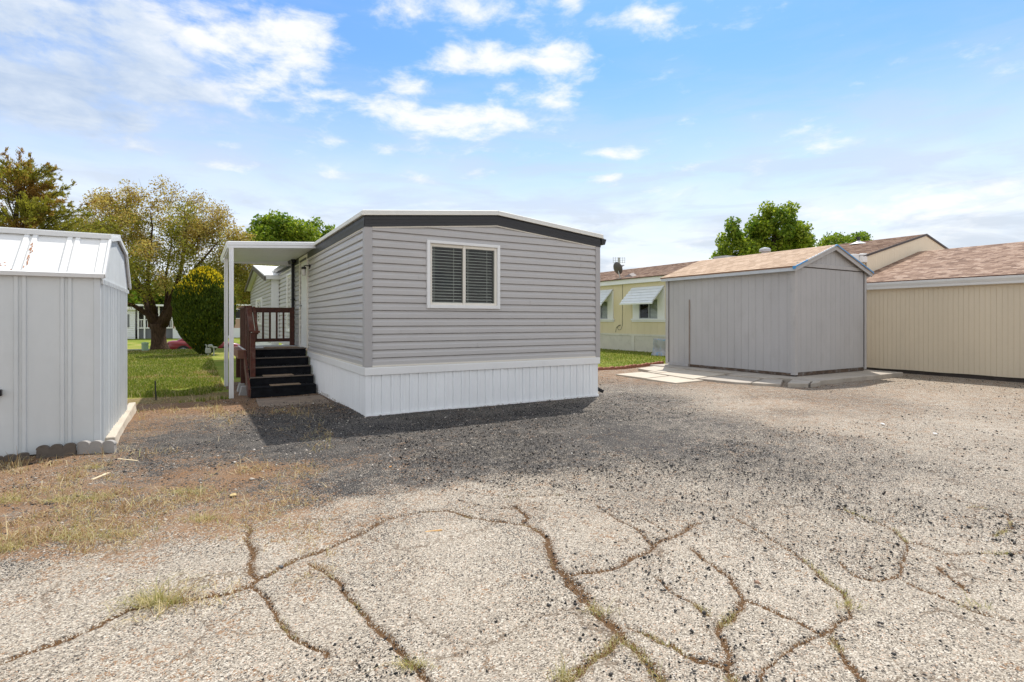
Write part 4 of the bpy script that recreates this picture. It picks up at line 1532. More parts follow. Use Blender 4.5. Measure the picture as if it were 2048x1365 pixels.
# side guard rail above the deck
rail = MB()
RX = SX0 + .03
rail.box((RX - .045, 12.44, DKZ - .02), (RX + .045, 12.53, 1.66))
rail.build('newel_post', M_RED, st, bevel=.004)
rail = MB().box((RX - .045, 14.10, DKZ - .02), (RX + .045, 14.19, 1.66))
rail.build('newel_post', M_RED, st, bevel=.004)
lo = MB().box((RX - .02, 12.98, .28), (RX + .07, 12.98 + .001, .281))
# bottom newel on the second step
NY, NX = 11.72, RX + .03
mb = MB().box((NX - .045, NY - .045, .285), (NX + .045, NY + .045, 1.155))
mb.build('newel_post', M_RED, st, bevel=.005)
mb = MB()
mb.box((RX - .075, 12.40, 1.66), (RX + .075, 14.26, 1.70))
mb.build('top_rail', M_RED, st, bevel=.006)
mb = MB()
mb.bar((RX + .01, 12.42, 1.69), (NX - .02, NY - .10, 1.185), .095, .04, up=(0, 0, 1))
mb.bar((RX + .105, 12.42, 1.65), (NX + .075, NY - .06, 1.155), .045, .09, up=(0, 0, 1))
mb.bar((NX - .02, NY - .085, 1.175), (NX + .12, NY - .085, 1.175), .05, .045)
mb.build('hand_rail', M_RED, st, bevel=.005)
for k in range(9):
    yb = 12.62 + k * .165
    MB().box((RX - .055, yb, .72), (RX - .02, yb + .035, 1.66)).build('baluster', M_REDDARK, st)
for k in range(5):
    yb = NY + .10 + k * .135
    zt = 1.155 + (yb - NY) / (12.42 - NY) * .50
    MB().box((RX - .03, yb, .36 + (yb - NY) * .55), (RX + .005, yb + .035, zt)).build('baluster', M_REDDARK, st)
# back guard
BY = 14.05
MB().box((RX + .06, BY, 1.585), (2.015, BY + .04, 1.705)).build('top_rail', M_REDDARK, st, bevel=.004)
MB().box((RX + .06, BY, .885), (2.0, BY + .04, .965)).build('bottom_rail', M_REDDARK, st, bevel=.004)
MB().box((1.93, BY - .09, DKZ - .01), (2.03, BY, 1.71)).build('newel_post', M_REDDARK, st, bevel=.004)
for k in range(6):
    xb = 1.02 + k * .15
    MB().box((xb, BY - .03, .92), (xb + .042, BY - .001, 1.64)).build('baluster', M_REDDARK, st)
# mats lying on the steps
for (xa, xb, ya, z, lb) in ((1.22, 1.78, 11.50, rz[1], 'brown woven mat lying on the lowest step'), (1.12, 1.68, 11.74, rz[2], 'brown woven mat lying on the second step from the ground')):
    o = MB().box((xa, ya - .10, z + .001), (xb, ya + .14, z + .016)).build('step_mat', M_MAT, bevel=.005)
    tag(o, lb, 'mat', 'mats on the porch steps')
o = MB().box((1.25, 12.62, rz[5] + .001), (1.95, 13.1, rz[5] + .015)).build('door_mat', M_MAT, bevel=.005)
tag(o, 'thin brown doormat on the porch landing in front of the door', 'mat')
# concrete pier blocks
for (xx, yy_, lb) in ((.82, 11.98, 'nearer trapezoid concrete pier block beside the steps'), (.815, 12.60, 'farther concrete pier block carrying the porch post')):
    mb = MB()
    b0, b1 = .12, .07
    z0, z1 = -.12, .085
    vs = [(xx - b0, yy_ - b0, z0), (xx + b0 * .4, yy_ - b0, z0), (xx + b0 * .4, yy_ + b0, z0), (xx - b0, yy_ + b0, z0), (xx - b1, yy_ - b1, z1), (xx + b1 * .5, yy_ - b1, z1), (xx + b1 * .5, yy_ + b1, z1), (xx - b1, yy_ + b1, z1)]
    mb.add(vs, [(0, 3, 2, 1), (4, 5, 6, 7), (0, 1, 5, 4), (1, 2, 6, 5), (2, 3, 7, 6), (3, 0, 4, 7)])
    tag(mb.build('pier_block', M_CONCGREY, bevel=.006), lb, 'concrete block')
# board on the ground at the foot of the steps
pp = [G(u_, v_, -.035) for u_, v_ in ((512, 799), (640, 791), (672, 811), (520, 821))]
o = MB().prism([(p[0], p[1], -.052) for p in pp][::-1], (0, 0, .022)).build('ground_board', paint('muddy_plywood', (.23, .175, .13), .9, .22, 4, dirt=(.07, .05, .035), dirt_amt=.7, fine=60, bmp=.4), bevel=.003)
tag(o, 'muddy flat plywood board on the ground below the steps', 'board')

# ------------------------------------------------------------------ white metal shed
MX1, MY0, MY1 = -.905, 7.26, 9.80
ms = thing('metal_shed', 'white ribbed metal garden shed with a gambrel roof at the left edge', 'shed', (MX1, MY0, 0))
MXL = -4.2
mb = MB()
pr = [(0, 0)]
# pairs of standing ribs seen from the right: distance from the corner
for d in (.395, .50, .735, .0):
    pass
Lf = MX1 - MXL
rib_s = []
for c in (.29, .655, 1.02, 1.385, 1.75, 2.115, 2.48, 2.845):
    rib_s += [c - .031, c + .031]
prf = [(0.0, 0.0)]
for c in sorted(rib_s):
    s = Lf - c
    prf += [(s - .021, 0), (s - .014, .016), (s + .014, .016), (s + .021, 0)]
prf.append((Lf - .06, 0))
prf.append((Lf - .055, .012))
prf.append((Lf, .012))
prf = sorted(prf)
profile_wall(mb, (MXL, MY0), (MX1, MY0), (0, -1), prf, lambda s: .02, lambda s: 1.86)
mb.build('front_wall', M_SHEDMETAL, ms)
mb = MB()
profile_wall(mb, (MX1, MY0), (MX1, MY1), (1, 0), ribs(MY1 - MY0, .30, .05, .022, .010, start=-.10, double=.13), lambda s: .0, lambda s: 1.84)
mb.build('side_wall', M_SHEDMETAL, ms)
mb = MB()
mb.box((MXL, MY1 - .02, 0), (MX1 - .01, MY1, 1.84)).box((MXL, MY0 + .01, 0), (MXL + .02, MY1 - .02, 1.84))
mb.build('rear_wall', M_SHEDMETAL, ms)
GY = [7.22, 7.71, 8.53, 9.35, 9.84]
GZ = [1.875, 2.335, 2.45, 2.335, 1.875]
# gable end
mb = MB()
mb.add([(MX1 + .006, y_, z_) for y_, z_ in zip(GY, GZ)] + [(MX1 + .006, MY1, 1.82), (MX1 + .006, MY0, 1.82)], [(0, 6, 5, 4, 3, 2, 1)])
mb.box((MX1 + .004, MY0, 1.795), (MX1 + .022, MY1, 1.845))
mb.build('gable', M_SHEDMETAL, ms)
# roof slopes with paired ribs
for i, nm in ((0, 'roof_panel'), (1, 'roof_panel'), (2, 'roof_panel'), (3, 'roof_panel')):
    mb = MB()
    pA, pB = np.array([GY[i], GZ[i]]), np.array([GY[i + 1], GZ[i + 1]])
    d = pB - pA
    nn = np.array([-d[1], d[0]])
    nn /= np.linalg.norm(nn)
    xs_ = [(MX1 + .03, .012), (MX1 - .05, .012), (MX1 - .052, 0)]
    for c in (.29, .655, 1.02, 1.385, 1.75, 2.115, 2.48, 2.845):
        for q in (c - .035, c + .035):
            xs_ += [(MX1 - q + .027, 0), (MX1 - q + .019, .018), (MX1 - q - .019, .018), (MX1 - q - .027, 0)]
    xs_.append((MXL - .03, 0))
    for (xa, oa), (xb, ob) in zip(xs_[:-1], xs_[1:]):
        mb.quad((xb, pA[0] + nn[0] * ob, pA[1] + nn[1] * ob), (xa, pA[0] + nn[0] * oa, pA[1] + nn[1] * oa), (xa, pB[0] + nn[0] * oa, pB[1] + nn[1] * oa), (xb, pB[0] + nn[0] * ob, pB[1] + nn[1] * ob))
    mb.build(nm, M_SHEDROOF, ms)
mb = MB()
for j in (1, 2, 3):
    mb.bar((MXL - .03, GY[j], GZ[j] + .022), (MX1 + .045, GY[j], GZ[j] + .022), .075, .05)
for j in range(4):
    mb.bar((MX1 + .035, GY[j], GZ[j] + .0), (MX1 + .035, GY[j + 1], GZ[j + 1] + .0), .022, .05, up=(1, 0, 0) if False else (0, 0, 1))
mb.prism([(MXL, MY0 - .055, 1.855), (MXL, MY0 - .06, 1.895), (MXL, MY0 - .03, 1.905), (MXL, MY0 - .008, 1.88), (MXL, MY0 - .008, 1.85)], (MX1 + .035 - MXL, 0, 0))
mb.build('roof_trim', paint('white_trim_metal', (.72, .73, .73), .4, .04, 3), ms)
# rust streaks on the roof rib
for k in range(16):
    mb = MB()
    f = rng.uniform(.08, .72)
    p = np.array([GY[0], GZ[0]]) * (1 - f) + np.array([GY[1], GZ[1]]) * f
    xx = MX1 - (.655 - .035) + rng.normal(0, .008)
    l, w = rng.uniform(.008, .028), rng.uniform(.002, .006)
    d = np.array([0, .729, .684])
    q = np.array([xx, p[0] - .684 * .0225, p[1] + .729 * .0225])
    mb.add([q + np.array([w, 0, 0]) - d * l, q + np.array([w * 1.3, 0, 0]) + d * l * .3, q + d * l, q - np.array([w, 0, 0]) + d * l * .2, q - np.array([w * .7, 0, 0]) - d * l * .8], [(0, 1, 2, 3, 4)])
    mb.build('rust_stain', M_RUSTSTAIN, ms)
for k in range(7):
    mb = MB()
    f = rng.uniform(.02, .45)
    p = np.array([GY[0], GZ[0]]) * (1 - f) + np.array([GY[1], GZ[1]]) * f
    xx = MX1 - rng.uniform(.72, .86)
    l = rng.uniform(.006, .012)
    d = np.array([0, .729, .684])
    q = np.array([xx, p[0] - .684 * .002, p[1] + .729 * .002])
    mb.add([q + np.array([l, 0, 0]), q + d * l, q - np.array([l * 1.4, 0, 0]), q - d * l * .7], [(0, 1, 2, 3)])
    mb.build('rust_stain', M_RUSTSTAIN, ms)
c = aty(2, 783, MY0)
mb = MB()
mb.box((c[0] - .10, MY0 - .05, c[2] - .045), (c[0] + .012, MY0 - .004, c[2] + .02))
mb.box((c[0] - .05, MY0 - .07, c[2] - .03), (c[0] + .006, MY0 - .05, c[2] + .0))
mb.build('door_latch', M_BLACK, ms, bevel=.004)
mb = MB()
mb.box((MXL, MY0 + .012, -.06), (MX1 - .012, MY1 - .03, .02))
mb.build('base_frame', M_FOUND, ms)


def scalloped(px0, py0, px1, py1, h, mat, label, lean=0.0):
    a, b = G(px0, py0), G(px1, py1)
    d = b - a
    w = np.linalg.norm(d)
    t = d / w
    nr = np.array([t[1], -t[0], 0])
    poly = [(0, 0)]
    top = h * .72
    n = 3
    pts = [(w * .02, top * .9)]
    for i in range(n):
        c = w * (i + .5) / n
        r = w / n / 2 * .98
        for k in range(9):
            an = PI - PI * k / 8
            pts.append((c + r * math.cos(an), top + (h - top) * math.sin(an)))
    pts.append((w * .985, top * .9))
    poly = [(0, -.03)] + pts + [(w, -.03)]
    P = [tuple(a + t * u + np.array([0, 0, z]) + nr * (lean * z)) for u, z in poly]
    o = MB().prism(P, tuple(-nr * .045)).build('edging_stone', mat, bevel=.006, seg=2)
    return tag(o, label, 'edging stone', 'scalloped edging stones at the metal shed')


scalloped(153, 909, 229, 907, .135, M_CONCGREY, 'pale scalloped concrete edging stone at the corner of the metal shed')
scalloped(71, 918, 152, 910, .125, M_CONCDARK, 'dark stained scalloped concrete edging stone below the metal shed wall')
scalloped(-20, 930, 60, 919, .07, M_CONCDARK, 'low dark edging stone half buried at the left picture edge')
# long pale edging kerb beside the shed
a, b = G(218, 893), G(263, 818)
mb = MB()
t = (b - a)[:2] / np.linalg.norm((b - a)[:2])
nr = np.array([t[1], -t[0]])
n = 3
for i in range(n):
    f0, f1 = i / n, (i + .994) / n
    p, q = a + (b - a) * f0, a + (b - a) * f1
    h = .10
    ww = .075
    vs = []
    for base in (p, q):
        for sx, sz_ in ((-ww, -.03), (ww, -.03), (ww * .7, h), (-ww * .45, h)):
            vs.append((base[0] + nr[0] * sx, base[1] + nr[1] * sx, sz_))
    mb.add(vs, [(0, 1, 2, 3), (7, 6, 5, 4), (0, 4, 5, 1), (1, 5, 6, 2), (2, 6, 7, 3), (3, 7, 4, 0)])
o = mb.build('edging_kerb', M_CONCWHITE, bevel=.008)
sub_ = o.modifiers.new('Subdivision', 'SUBSURF')
sub_.subdivision_type = 'SIMPLE'
sub_.levels = sub_.render_levels = 4
tx_ = bpy.data.textures.new('kerb_wear', 'CLOUDS')
tx_.noise_scale = .18
dm_ = o.modifiers.new('Displace', 'DISPLACE')
dm_.texture = tx_
dm_.strength = .022
tag(o, 'long sun bleached concrete edging strip along the side of the metal shed', 'kerb')
# dead leaves between kerb and shed
q = rng.random((700, 1))
P = a[None] + (b - a)[None] * q
P[:, 0] += -.14 + rng.normal(0, .025, 700)
P[:, 2] = rng.uniform(0, .05, 700)
V = (P[:, None, :] + rng.normal(0, .016, (700, 4, 3))).reshape(-1, 3)
F = (np.arange(700) * 4)[:, None] + np.array([0, 1, 2, 3])
tag(np_mesh('dead_leaves', V, F, m_leaf('dead_leaf', [(0, (.10, .045, .025)), (.5, (.30, .17, .09)), (1, (.5, .37, .24))], .1)), 'dry brown leaves caught between the white shed and its edging', 'leaves', kind='stuff')
P = aty(313, 803, 11.772)
mb = MB().bar((-.655, 11.77, -.12), (-.672, 11.79, .295), .022, .022, up=(0, 1, 0))
tag(mb.build('stake', M_BLACK), 'thin black stake standing in the lawn beside the white shed', 'stake')

# ------------------------------------------------------------------ grey wooden shed
GX0, GX1, GY0, GY1 = 11.90, 14.95, 7.44, 11.38
gs = thing('wooden_shed', 'grey painted wooden shed with tan shingle roof on a concrete slab', 'shed', (GX0, GY0, .1))
GMX = (GX0 + GX1) / 2
slope = (3.20 - 2.655) / (GMX - GX0)
gtop = lambda s: 2.655 + slope * (GMX - GX0 - abs(s - (GMX - GX0)))
mb = MB()
profile_wall(mb, (GX0, GY0), (GX1, GY0), (0, -1), grooves(GX1 - GX0, .205, .009, .006, start=.03), lambda s: .185, gtop, extra=[GMX - GX0])
mb.build('gable_wall', M_SHEDGREY, gs)
mb = MB()
profile_wall(mb, (GX0, GY1), (GX0, GY0), (-1, 0), grooves(GY1 - GY0, .205, .009, .006, start=.06), lambda s: .165, lambda s: 2.66)
mb.build('side_wall', M_SHEDGREY, gs)
mb = MB()
mb.box((GX1 - .02, GY0 + .02, .15), (GX1, GY1, 2.655))
mb.prism([(GX0 + .01, GY1, .15), (GX1 - .02, GY1, .15), (GX1 - .02, GY1, 2.65), (GMX, GY1, 3.18), (GX0 + .01, GY1, 2.65)], (0, -.02, 0))
mb.build('rear_wall', M_SHEDGREY, gs)
mb = MB()
mb.prism([(GX0 - .022, GY0 - .022, .13), (GX0 + .085, GY0 - .022, .13), (GX0 + .085, GY0, .13), (GX0, GY0, .13), (GX0, GY0 + .09, .13), (GX0 - .022, GY0 + .09, .13)], (0, 0, 2.5))
mb.build('corner_board', M_SHEDTRIM, gs, bevel=.003)
MB().box((GX1 - .075, GY0 - .022, .14), (GX1 + .02, GY0 + .0, 2.60)).build('corner_board', M_SHEDTRIM, gs, bevel=.003)
MB().box((GX0 - .022, GY1 - .09, .13), (GX0 + .0, GY1 + .02, 2.64)).build('corner_board', M_SHEDTRIM, gs, bevel=.003)
mb = MB()
# cross board under the gable and rake boards
mb.box((GX0 + .06, GY0 - .022, 2.655), (GX1 - .05, GY0 - .001, 2.745))
mb.build('gable_board', M_SHEDTRIM, gs, bevel=.003)
mb = MB()
mb.box((GX0 + .087, GY0 - .008, 2.636), (GX1 - .094, GY0 - .001, 2.654)).build('gap', M_FOUND, gs)
MB().box((GX1 - .092, GY0 - .012, .2), (GX1 - .0755, GY0 - .001, 2.64)).build('gap', M_FOUND, gs)
MB().box((GX0 - .012, GY1 - .106, .17), (GX0 - .001, GY1 - .092, 2.62)).build('gap', M_FOUND, gs)
mb = MB()
ov = .14
rk = lambda x: 2.668 + slope * (GMX - GX0 - abs(x - GMX))
for xa, xb in ((GX0 - ov, GMX), (GMX, GX1 + ov)):
    mb.prism([(xa, GY0 - .10, rk(xa) - .10), (xb, GY0 - .10, rk(xb) - .10), (xb, GY0 - .10, rk(xb)), (xa, GY0 - .10, rk(xa))], (0, .022, 0))
mb.build('rake_board', M_SHEDTRIM, gs, bevel=.003)
mb = MB()
mb.box((GX0 - ov, GY0 - .078, rk(GX0 - ov) - .085), (GX0 - ov + .02, GY1 + .08, rk(GX0 - ov) - .002))
mb.build('eave_board', M_PALEMETAL, gs)
mb = MB()
mb.box((GX1 + ov - .02, GY0 - .078, rk(GX1 + ov) - .085), (GX1 + ov, GY1 + .08, rk(GX1 + ov) - .002))
mb.build('eave_board', M_PALEMETAL, gs)
mb = MB()
mb.box((GX0 - ov + .02, GY0 - .078, 2.64), (GX0 - .0, GY1 + .06, 2.65))
mb.build('soffit', M_SHEDTRIM, gs)
MB().box((GX1, GY0 - .078, 2.64), (GX1 + ov - .02, GY1 + .06, 2.65)).build('soffit', M_SHEDTRIM, gs)
zo = .03
shingle_roof('roof', M_SH_TAN, (GX0 - ov - .02, GY0 - .12, rk(GX0 - ov - .02) + zo), (GX0 - ov - .02, GY1 + .1, rk(GX0 - ov - .02) + zo), (GMX, GY0 - .12, rk(GMX) + zo), (GMX, GY1 + .1, rk(GMX) + zo), gs, .125)
shingle_roof('roof', M_SH_TAN, (GX1 + ov + .02, GY1 + .1, rk(GX1 + ov + .02) + zo), (GX1 + ov + .02, GY0 - .12, rk(GX1 + ov + .02) + zo), (GMX, GY1 + .1, rk(GMX) + zo), (GMX, GY0 - .12, rk(GMX) + zo), gs, .125)


def rake_strip(name, mat, x0, x1, dz0=.0, dz1=.034, yo=-.128):
    mb = MB()
    mb.prism([(x0, GY0 + yo, rk(x0) + dz0), (x1, GY0 + yo, rk(x1) + dz0), (x1, GY0 + yo, rk(x1) + dz1), (x0, GY0 + yo, rk(x0) + dz1)], (0, .03, 0))
    return mb.build(name, mat, gs)


rake_strip('drip_edge', M_PALEMETAL, GX0 + .30, GMX - .10)
rake_strip('blue_film', M_BLUE, GX0 - ov - .03, GX0 + .30)
rake_strip('blue_film', M_BLUE, GMX - .10, GMX)
rake_strip('blue_film', M_BLUE, GMX, GX1 + ov + .03)
mb = MB().box((GX0 - ov - .028, GY0 - .115, rk(GX0 - ov) - .045), (GX0 - ov - .003, GY0 - .05, rk(GX0 - ov) + .02))
mb.build('blue_film', M_BLUE, gs)
# rotten sill along the foot, painted strip and worn lower door edge
mb = MB()
mb.box((GX0 - .006, GY0 + .09, .105), (GX0 + .03, GY1 - .09, .172)).box((GX0 + .09, GY0 - .006, .105), (GX1 - .08, GY0 + .03, .19))
mb.build('sill_beam', M_ROTWOOD, gs)
mb = MB().box((GX0 - .03, 10.55, .105), (GX0 - .008, GY1 - .10, .175))
mb.build('kick_board', M_SHEDTRIM, gs)
mb = MB().box((GX0 - .030, 10.50, .11), (GX0 - .002, 10.53, 1.98))
mb.build('door_strip', M_POSTWOOD, gs, bevel=.003)


def slab(name, pix, z, th, label, mat=M_CONC):
    P = [G(u, v, z) for u, v in pix]
    area = sum(P[i][0] * P[(i + 1) % len(P)][1] - P[(i + 1) % len(P)][0] * P[i][1] for i in range(len(P)))
    if area < 0:
        P = P[::-1]
    o = MB().prism([(p[0], p[1], z - th) for p in P], (0, 0, th)).build(name, mat, bevel=.012, seg=2)
    return tag(o, label, 'concrete slab', 'concrete slabs around the wooden shed')


o = MB().box((11.45, 6.70, -.1), (15.25, 11.6, .098)).build('concrete_slab', M_CONC, bevel=.015, seg=2)
tag(o, 'large weathered concrete slab the grey wooden shed stands on', 'concrete slab', 'concrete slabs around the wooden shed')
slab('concrete_slab', [(1276, 737), (1330, 729.5), (1392, 736), (1322, 745)], .07, .16, 'rearmost pale slab at the far corner of the wooden shed', M_CONCWHITE)
slab('concrete_slab', [(1295, 743.5), (1360, 736.5), (1466, 746), (1386, 757.5)], .055, .16, 'wide slab in front of the strip on the shed side wall', M_CONCWHITE)
slab('concrete_slab', [(1231, 748.5), (1284, 744), (1341, 751), (1291, 756.5)], .03, .14, 'leftmost thin pale slab nearest the grey home', M_CONCWHITE)
slab('concrete_slab', [(1292, 757.5), (1341, 752), (1407, 760.5), (1351, 766)], .03, .14, 'front left thin pale slab bordering the gravel', M_CONCWHITE)
slab('concrete_slab', [(1397, 757), (1448, 751), (1523, 757), (1500, 766), (1471, 764.5)], .05, .16, 'slanted middle slab with a mossy gap behind it')
slab('concrete_slab', [(1503, 766), (1530, 757.5), (1566, 759), (1561, 768.5)], .06, .16, 'small dark broken slab left of the corner block')
slab('concrete_slab', [(1455, 749.5), (1480, 746), (1575, 755.5), (1545, 757)], .085, .14, 'narrow slab strip tight along the shed side wall')
slab('concrete_slab', [(1575, 766.5), (1585, 758.8), (1627, 758.6), (1616, 767.5)], .085, .18, 'square corner block standing proud at the slab corner')
slab('concrete_slab', [(1621, 767.5), (1630, 759), (1642, 759), (1640, 764)], .085, .18, 'narrow wedge block right of the square corner block')

# ------------------------------------------------------------------ tan garage
TX, TY0, TY1 = 15.985, -9.0, 8.43
tg = thing('garage', 'tan grooved plywood garage with white gutter and red brown shingles at the right edge', 'garage', (TX, 0, 0))
mb = MB()
profile_wall(mb, (TX, TY1), (TX, TY0), (-1, 0), grooves(TY1 - TY0, .1035, .009, .007), lambda s: .10 + .004 * math.sin(s * 5), lambda s: 2.34)
mb.build('wall', M_TAN, tg)
mb = MB()
mb.box((TX + .03, TY0, -.2), (TX + .08, TY1, .12))
mb.build('foundation', M_FOUND, tg)
mb = MB()
mb.prism([(TX - .09, TY0, 2.235), (TX - .12, TY0, 2.24), (TX - .125, TY0, 2.29), (TX - .16, TY0, 2.36), (TX - .165, TY0, 2.41), (TX - .15, TY0, 2.412), (TX - .04, TY0, 2.41), (TX - .04, TY0, 2.235)], (0, TY1 - TY0 - .02, 0))
mb.build('gutter', M_GUTTER, tg)
mb = MB().box((TX - .04, TY0, 2.22), (TX + .01, TY1, 2.24))
mb.build('soffit', M_TAN, tg)
RXR, RZR = 20.2, 3.63
shingle_roof('roof', M_SH_RED, (TX - .13, TY1 - .01, 2.435), (TX - .13, TY0, 2.435), (RXR, TY1 - .01, RZR), (RXR, TY0, RZR), tg, .14)
shingle_roof('roof', M_SH_RED, (RXR * 2 - TX + .13, TY0, 2.435), (RXR * 2 - TX + .13, TY1 - .01, 2.435), (RXR, TY0, RZR), (RXR, TY1 - .01, RZR), tg, .14)
mb = MB().box((2 * RXR - TX - .05, TY0, -.1), (2 * RXR - TX, TY1, 2.34)).box((TX + .01, TY0, -.1), (2 * RXR - TX - .05, TY0 + .05, 2.34))
mb.build('rear_wall', M_TAN, tg)

# ------------------------------------------------------------------ yellow mobile home behind
YX0, YX1, YY0, YY1 = 17.0, 24.36, 8.43, 29.0
YM = (YX0 + YX1) / 2
yh = thing('yellow_home', 'yellow mobile home with red brown shingle roof and white window awnings behind the wooden shed', 'mobile home', (YX0, YY0, 0))
YEZ, YPZ = 3.29, 4.19
Y1 = (19.99, 21.6)   # glass of the farther window
Y2 = (16.74, 17.86)
mb = MB()
profile_wall(mb, (YX0, YY1), (YX0, YY0 + .02), (-1, 0), grooves(YY1 - YY0, .405, .012, .006, start=.1), lambda s: .76, lambda s: 3.12,
             openings=[(YY1 - 21.7, YY1 - Y1[0] + .05, 1.45, 2.35), (YY1 - Y2[1] - .02, YY1 - Y2[0] + .02, 1.45, 2.35)])
mb.build('wall', M_YELLOW, yh)
mb = MB()
profile_wall(mb, (YX0, YY1), (YX0, YY0 + .02), (-1, 0), skirt_prof(YY1 - YY0, .115), lambda s: -.05, lambda s: .74)
mb.build('skirting', M_YSKIRT, yh)
mb = MB().box((YX0 - .025, YY0 + .05, .70), (YX0 + .01, YY1, .785)).box((YX0 - .03, 18.15, -.02), (YX0 - .0, 18.35, .70))
mb.build('skirting_cap', M_YSKIRT, yh)
mb = MB().box((YX0 - .13, YY0 + 1.6, 3.06), (YX0 - .10, YY1, 3.27))
mb.box((YX0 - .10, YY0 + 1.6, 3.06), (YX0 + .0, YY1, 3.075))
mb.build('fascia', M_WHITE, yh)
mb = MB().box((YX0 - .45, YY0 + .1, 3.12), (YX0 - .10, YY0 + 1.6, 3.34)).box((YX0 - .2, YY0 - .02, 3.10), (YX0 + .02, YY0 + .1, 3.36))
mb.build('eave_box', M_WHITE, yh, bevel=.01)
mb = MB().box((YX0 - .08, YY0 + .03, 2.4), (YX0 - .001, YY0 + .1, 3.1))
mb.build('corner_post', M_TAN, yh)
mb = MB()
ysl = (YPZ - YEZ) / (YM - YX0)
ytop = lambda s: YEZ + ysl * (YM - YX0 - abs(s - (YM - YX0)))
profile_wall(mb, (YX0, YY0), (YX1, YY0), (0, -1), grooves(YX1 - YX0, .102, .012, .008), lambda s: 0, ytop, extra=[YM - YX0])
mb.build('gable_wall', M_TANLIGHT, yh)
mb = MB()
for xa, xb in ((YX0 - .04, YM), (YM, YX1 + .04)):
    za, zb = [YEZ + ysl * (YM - YX0 - abs(q - YM)) for q in (xa, xb)]
    mb.prism([(xa, YY0 - .03, za - .01), (xb, YY0 - .03, zb - .01), (xb, YY0 - .03, zb + .055), (xa, YY0 - .03, za + .055)], (0, .028, 0))
mb.build('rake_trim', paint('dark_rake_edge', (.07, .055, .05), .6, .2, 4), yh)
zo = .05
shingle_roof('roof', M_SH_RED, (YX0 - .2, YY1, YEZ - ysl * .2 + zo), (YX0 - .2, YY0 - .02, YEZ - ysl * .2 + zo), (YM, YY1, YPZ + zo), (YM, YY0 - .02, YPZ + zo), yh, .16, step=.012)
shingle_roof('roof', M_SH_RED, (YX1 + .2, YY0 - .02, YEZ - ysl * .2 + zo), (YX1 + .2, YY1, YEZ - ysl * .2 + zo), (YM, YY0 - .02, YPZ + zo), (YM, YY1, YPZ + zo), yh, .16, step=.012)
mb = MB().box((YX1 - .05, YY0 + .05, 0), (YX1, YY1, 3.25)).box((YX0 + .02, YY1 - .05, 0), (YX1 - .05, YY1, 3.25))
mb.build('rear_wall', M_YELLOW, yh)
mb = MB()
mb.box((YX0 + .08, 15.5, .8), (YX0 + 3, 22.4, 3.0))
mb.f = [f for f in mb.f if f != (3, 0, 4, 7)]
mb.build('room', M_DARKROOM, yh)


def yellow_window(g0, g1, s0, s1, aw0, aw1):
    """g = glass span, s = span of the white surround, aw = awning span (y)"""
    f = MB()
    f.box((YX0 - .035, g1, 1.47), (YX0 + .02, s1 - .04, 2.80)).box((YX0 - .035, s0 + .04, 1.47), (YX0 + .02, g0, 2.80))
    f.box((YX0 - .07, s0 - .04, 1.40), (YX0 + .02, s1 + .04, 1.468)).box((YX0 - .045, s0 - .01, 1.33), (YX0 + .02, s1 + .01, 1.399))
    f.box((YX0 - .034, g0, 2.3), (YX0 + .02, g1, 2.80))
    w = f.build('window', M_WHITE, yh)
    m = g0 + (g1 - g0) * .47
    s = MB()
    s.box((YX0 - .02, m - .02, 1.47), (YX0 + .02, m + .02, 2.3)).box((YX0 - .018, g0, 1.47), (YX0 + .02, g0 + .03, 2.3)).box((YX0 - .018, g1 - .03, 1.47), (YX0 + .02, g1, 2.3)).box((YX0 - .017, g0 + .03, 1.47), (YX0 + .02, g1 - .03, 1.50))
    s.build('sash', M_PALEMETAL, w)
    g = MB()
    g.quad((YX0 - .005, g1, 1.47), (YX0 - .005, g0, 1.47), (YX0 - .005, g0, 2.3), (YX0 - .005, g1, 2.3))
    g.build('pane', M_GLASS, w)
    b = MB()
    for k in range(14):
        z = 1.52 + k * .057
        b.prism([(YX0 + .03, m - .03, z), (YX0 + .03, g0 + .03, z), (YX0 + .05, g0 + .03, z + .045), (YX0 + .05, m - .03, z + .045)], (.003, 0, 0))
    b.build('blind', M_AWNING, w)
    a = MB()
    n = 11
    for k in range(n):
        t0, t1 = k / n, (k + 1.12) / n
        xa, xb = YX0 - .02 - .68 * t0, YX0 - .02 - .68 * t1
        za, zb = 2.86 - .70 * t0, 2.86 - .70 * t1
        o = .034 if k % 2 else 0.0
        y0_, y1_ = aw0 + .06 * t0, aw1 + .06 * t0
        a.prism([(xa, y0_, za + o), (xb, y0_, zb + o - .01), (xb, y1_, zb + o - .01), (xa, y1_, za + o)], (0.008, 0, .010))
    a.box((YX0 - .735, aw0, 2.085), (YX0 - .70, aw1 + .06, 2.15))
    a.bar((YX0 - .71, aw0 + .05, 2.12), (YX0 - .03, aw0 + .05, 2.80), .02, .02)
    a.bar((YX0 - .71, aw1 - .05, 2.12), (YX0 - .03, aw1 - .05, 2.80), .02, .02)
    a.build('window_awning', M_AWNING, w)


yellow_window(16.74, 17.86, 16.30, 18.30, 16.36, 18.30)
yellow_window(19.99, 21.11, 19.55, 21.55, 19.61, 21.55)
# cable and hose loop on the wall
mb = MB()
mb.tube([(YX0 - .012, 18.95, 3.05), (YX0 - .012, 18.96, 2.0), (YX0 - .012, 18.97, 1.15), (YX0 - .03, 19.05, .98), (YX0 - .03, 19.2, .95), (YX0 - .03, 19.3, 1.05), (YX0 - .03, 19.22, 1.16), (YX0 - .03, 19.05, 1.18), (YX0 - .03, 19.35, 1.08), (YX0 - .03, 19.42, .84)], .009, 6)
mb.build('cable', paint('cable_grey', (.12, .12, .10), .6, .1, 5), yh)
# vents on the yellow home's roof
mb = MB()


def roofz(x):
    return YEZ + zo + ysl * (YM - YX0 - abs(x - YM))


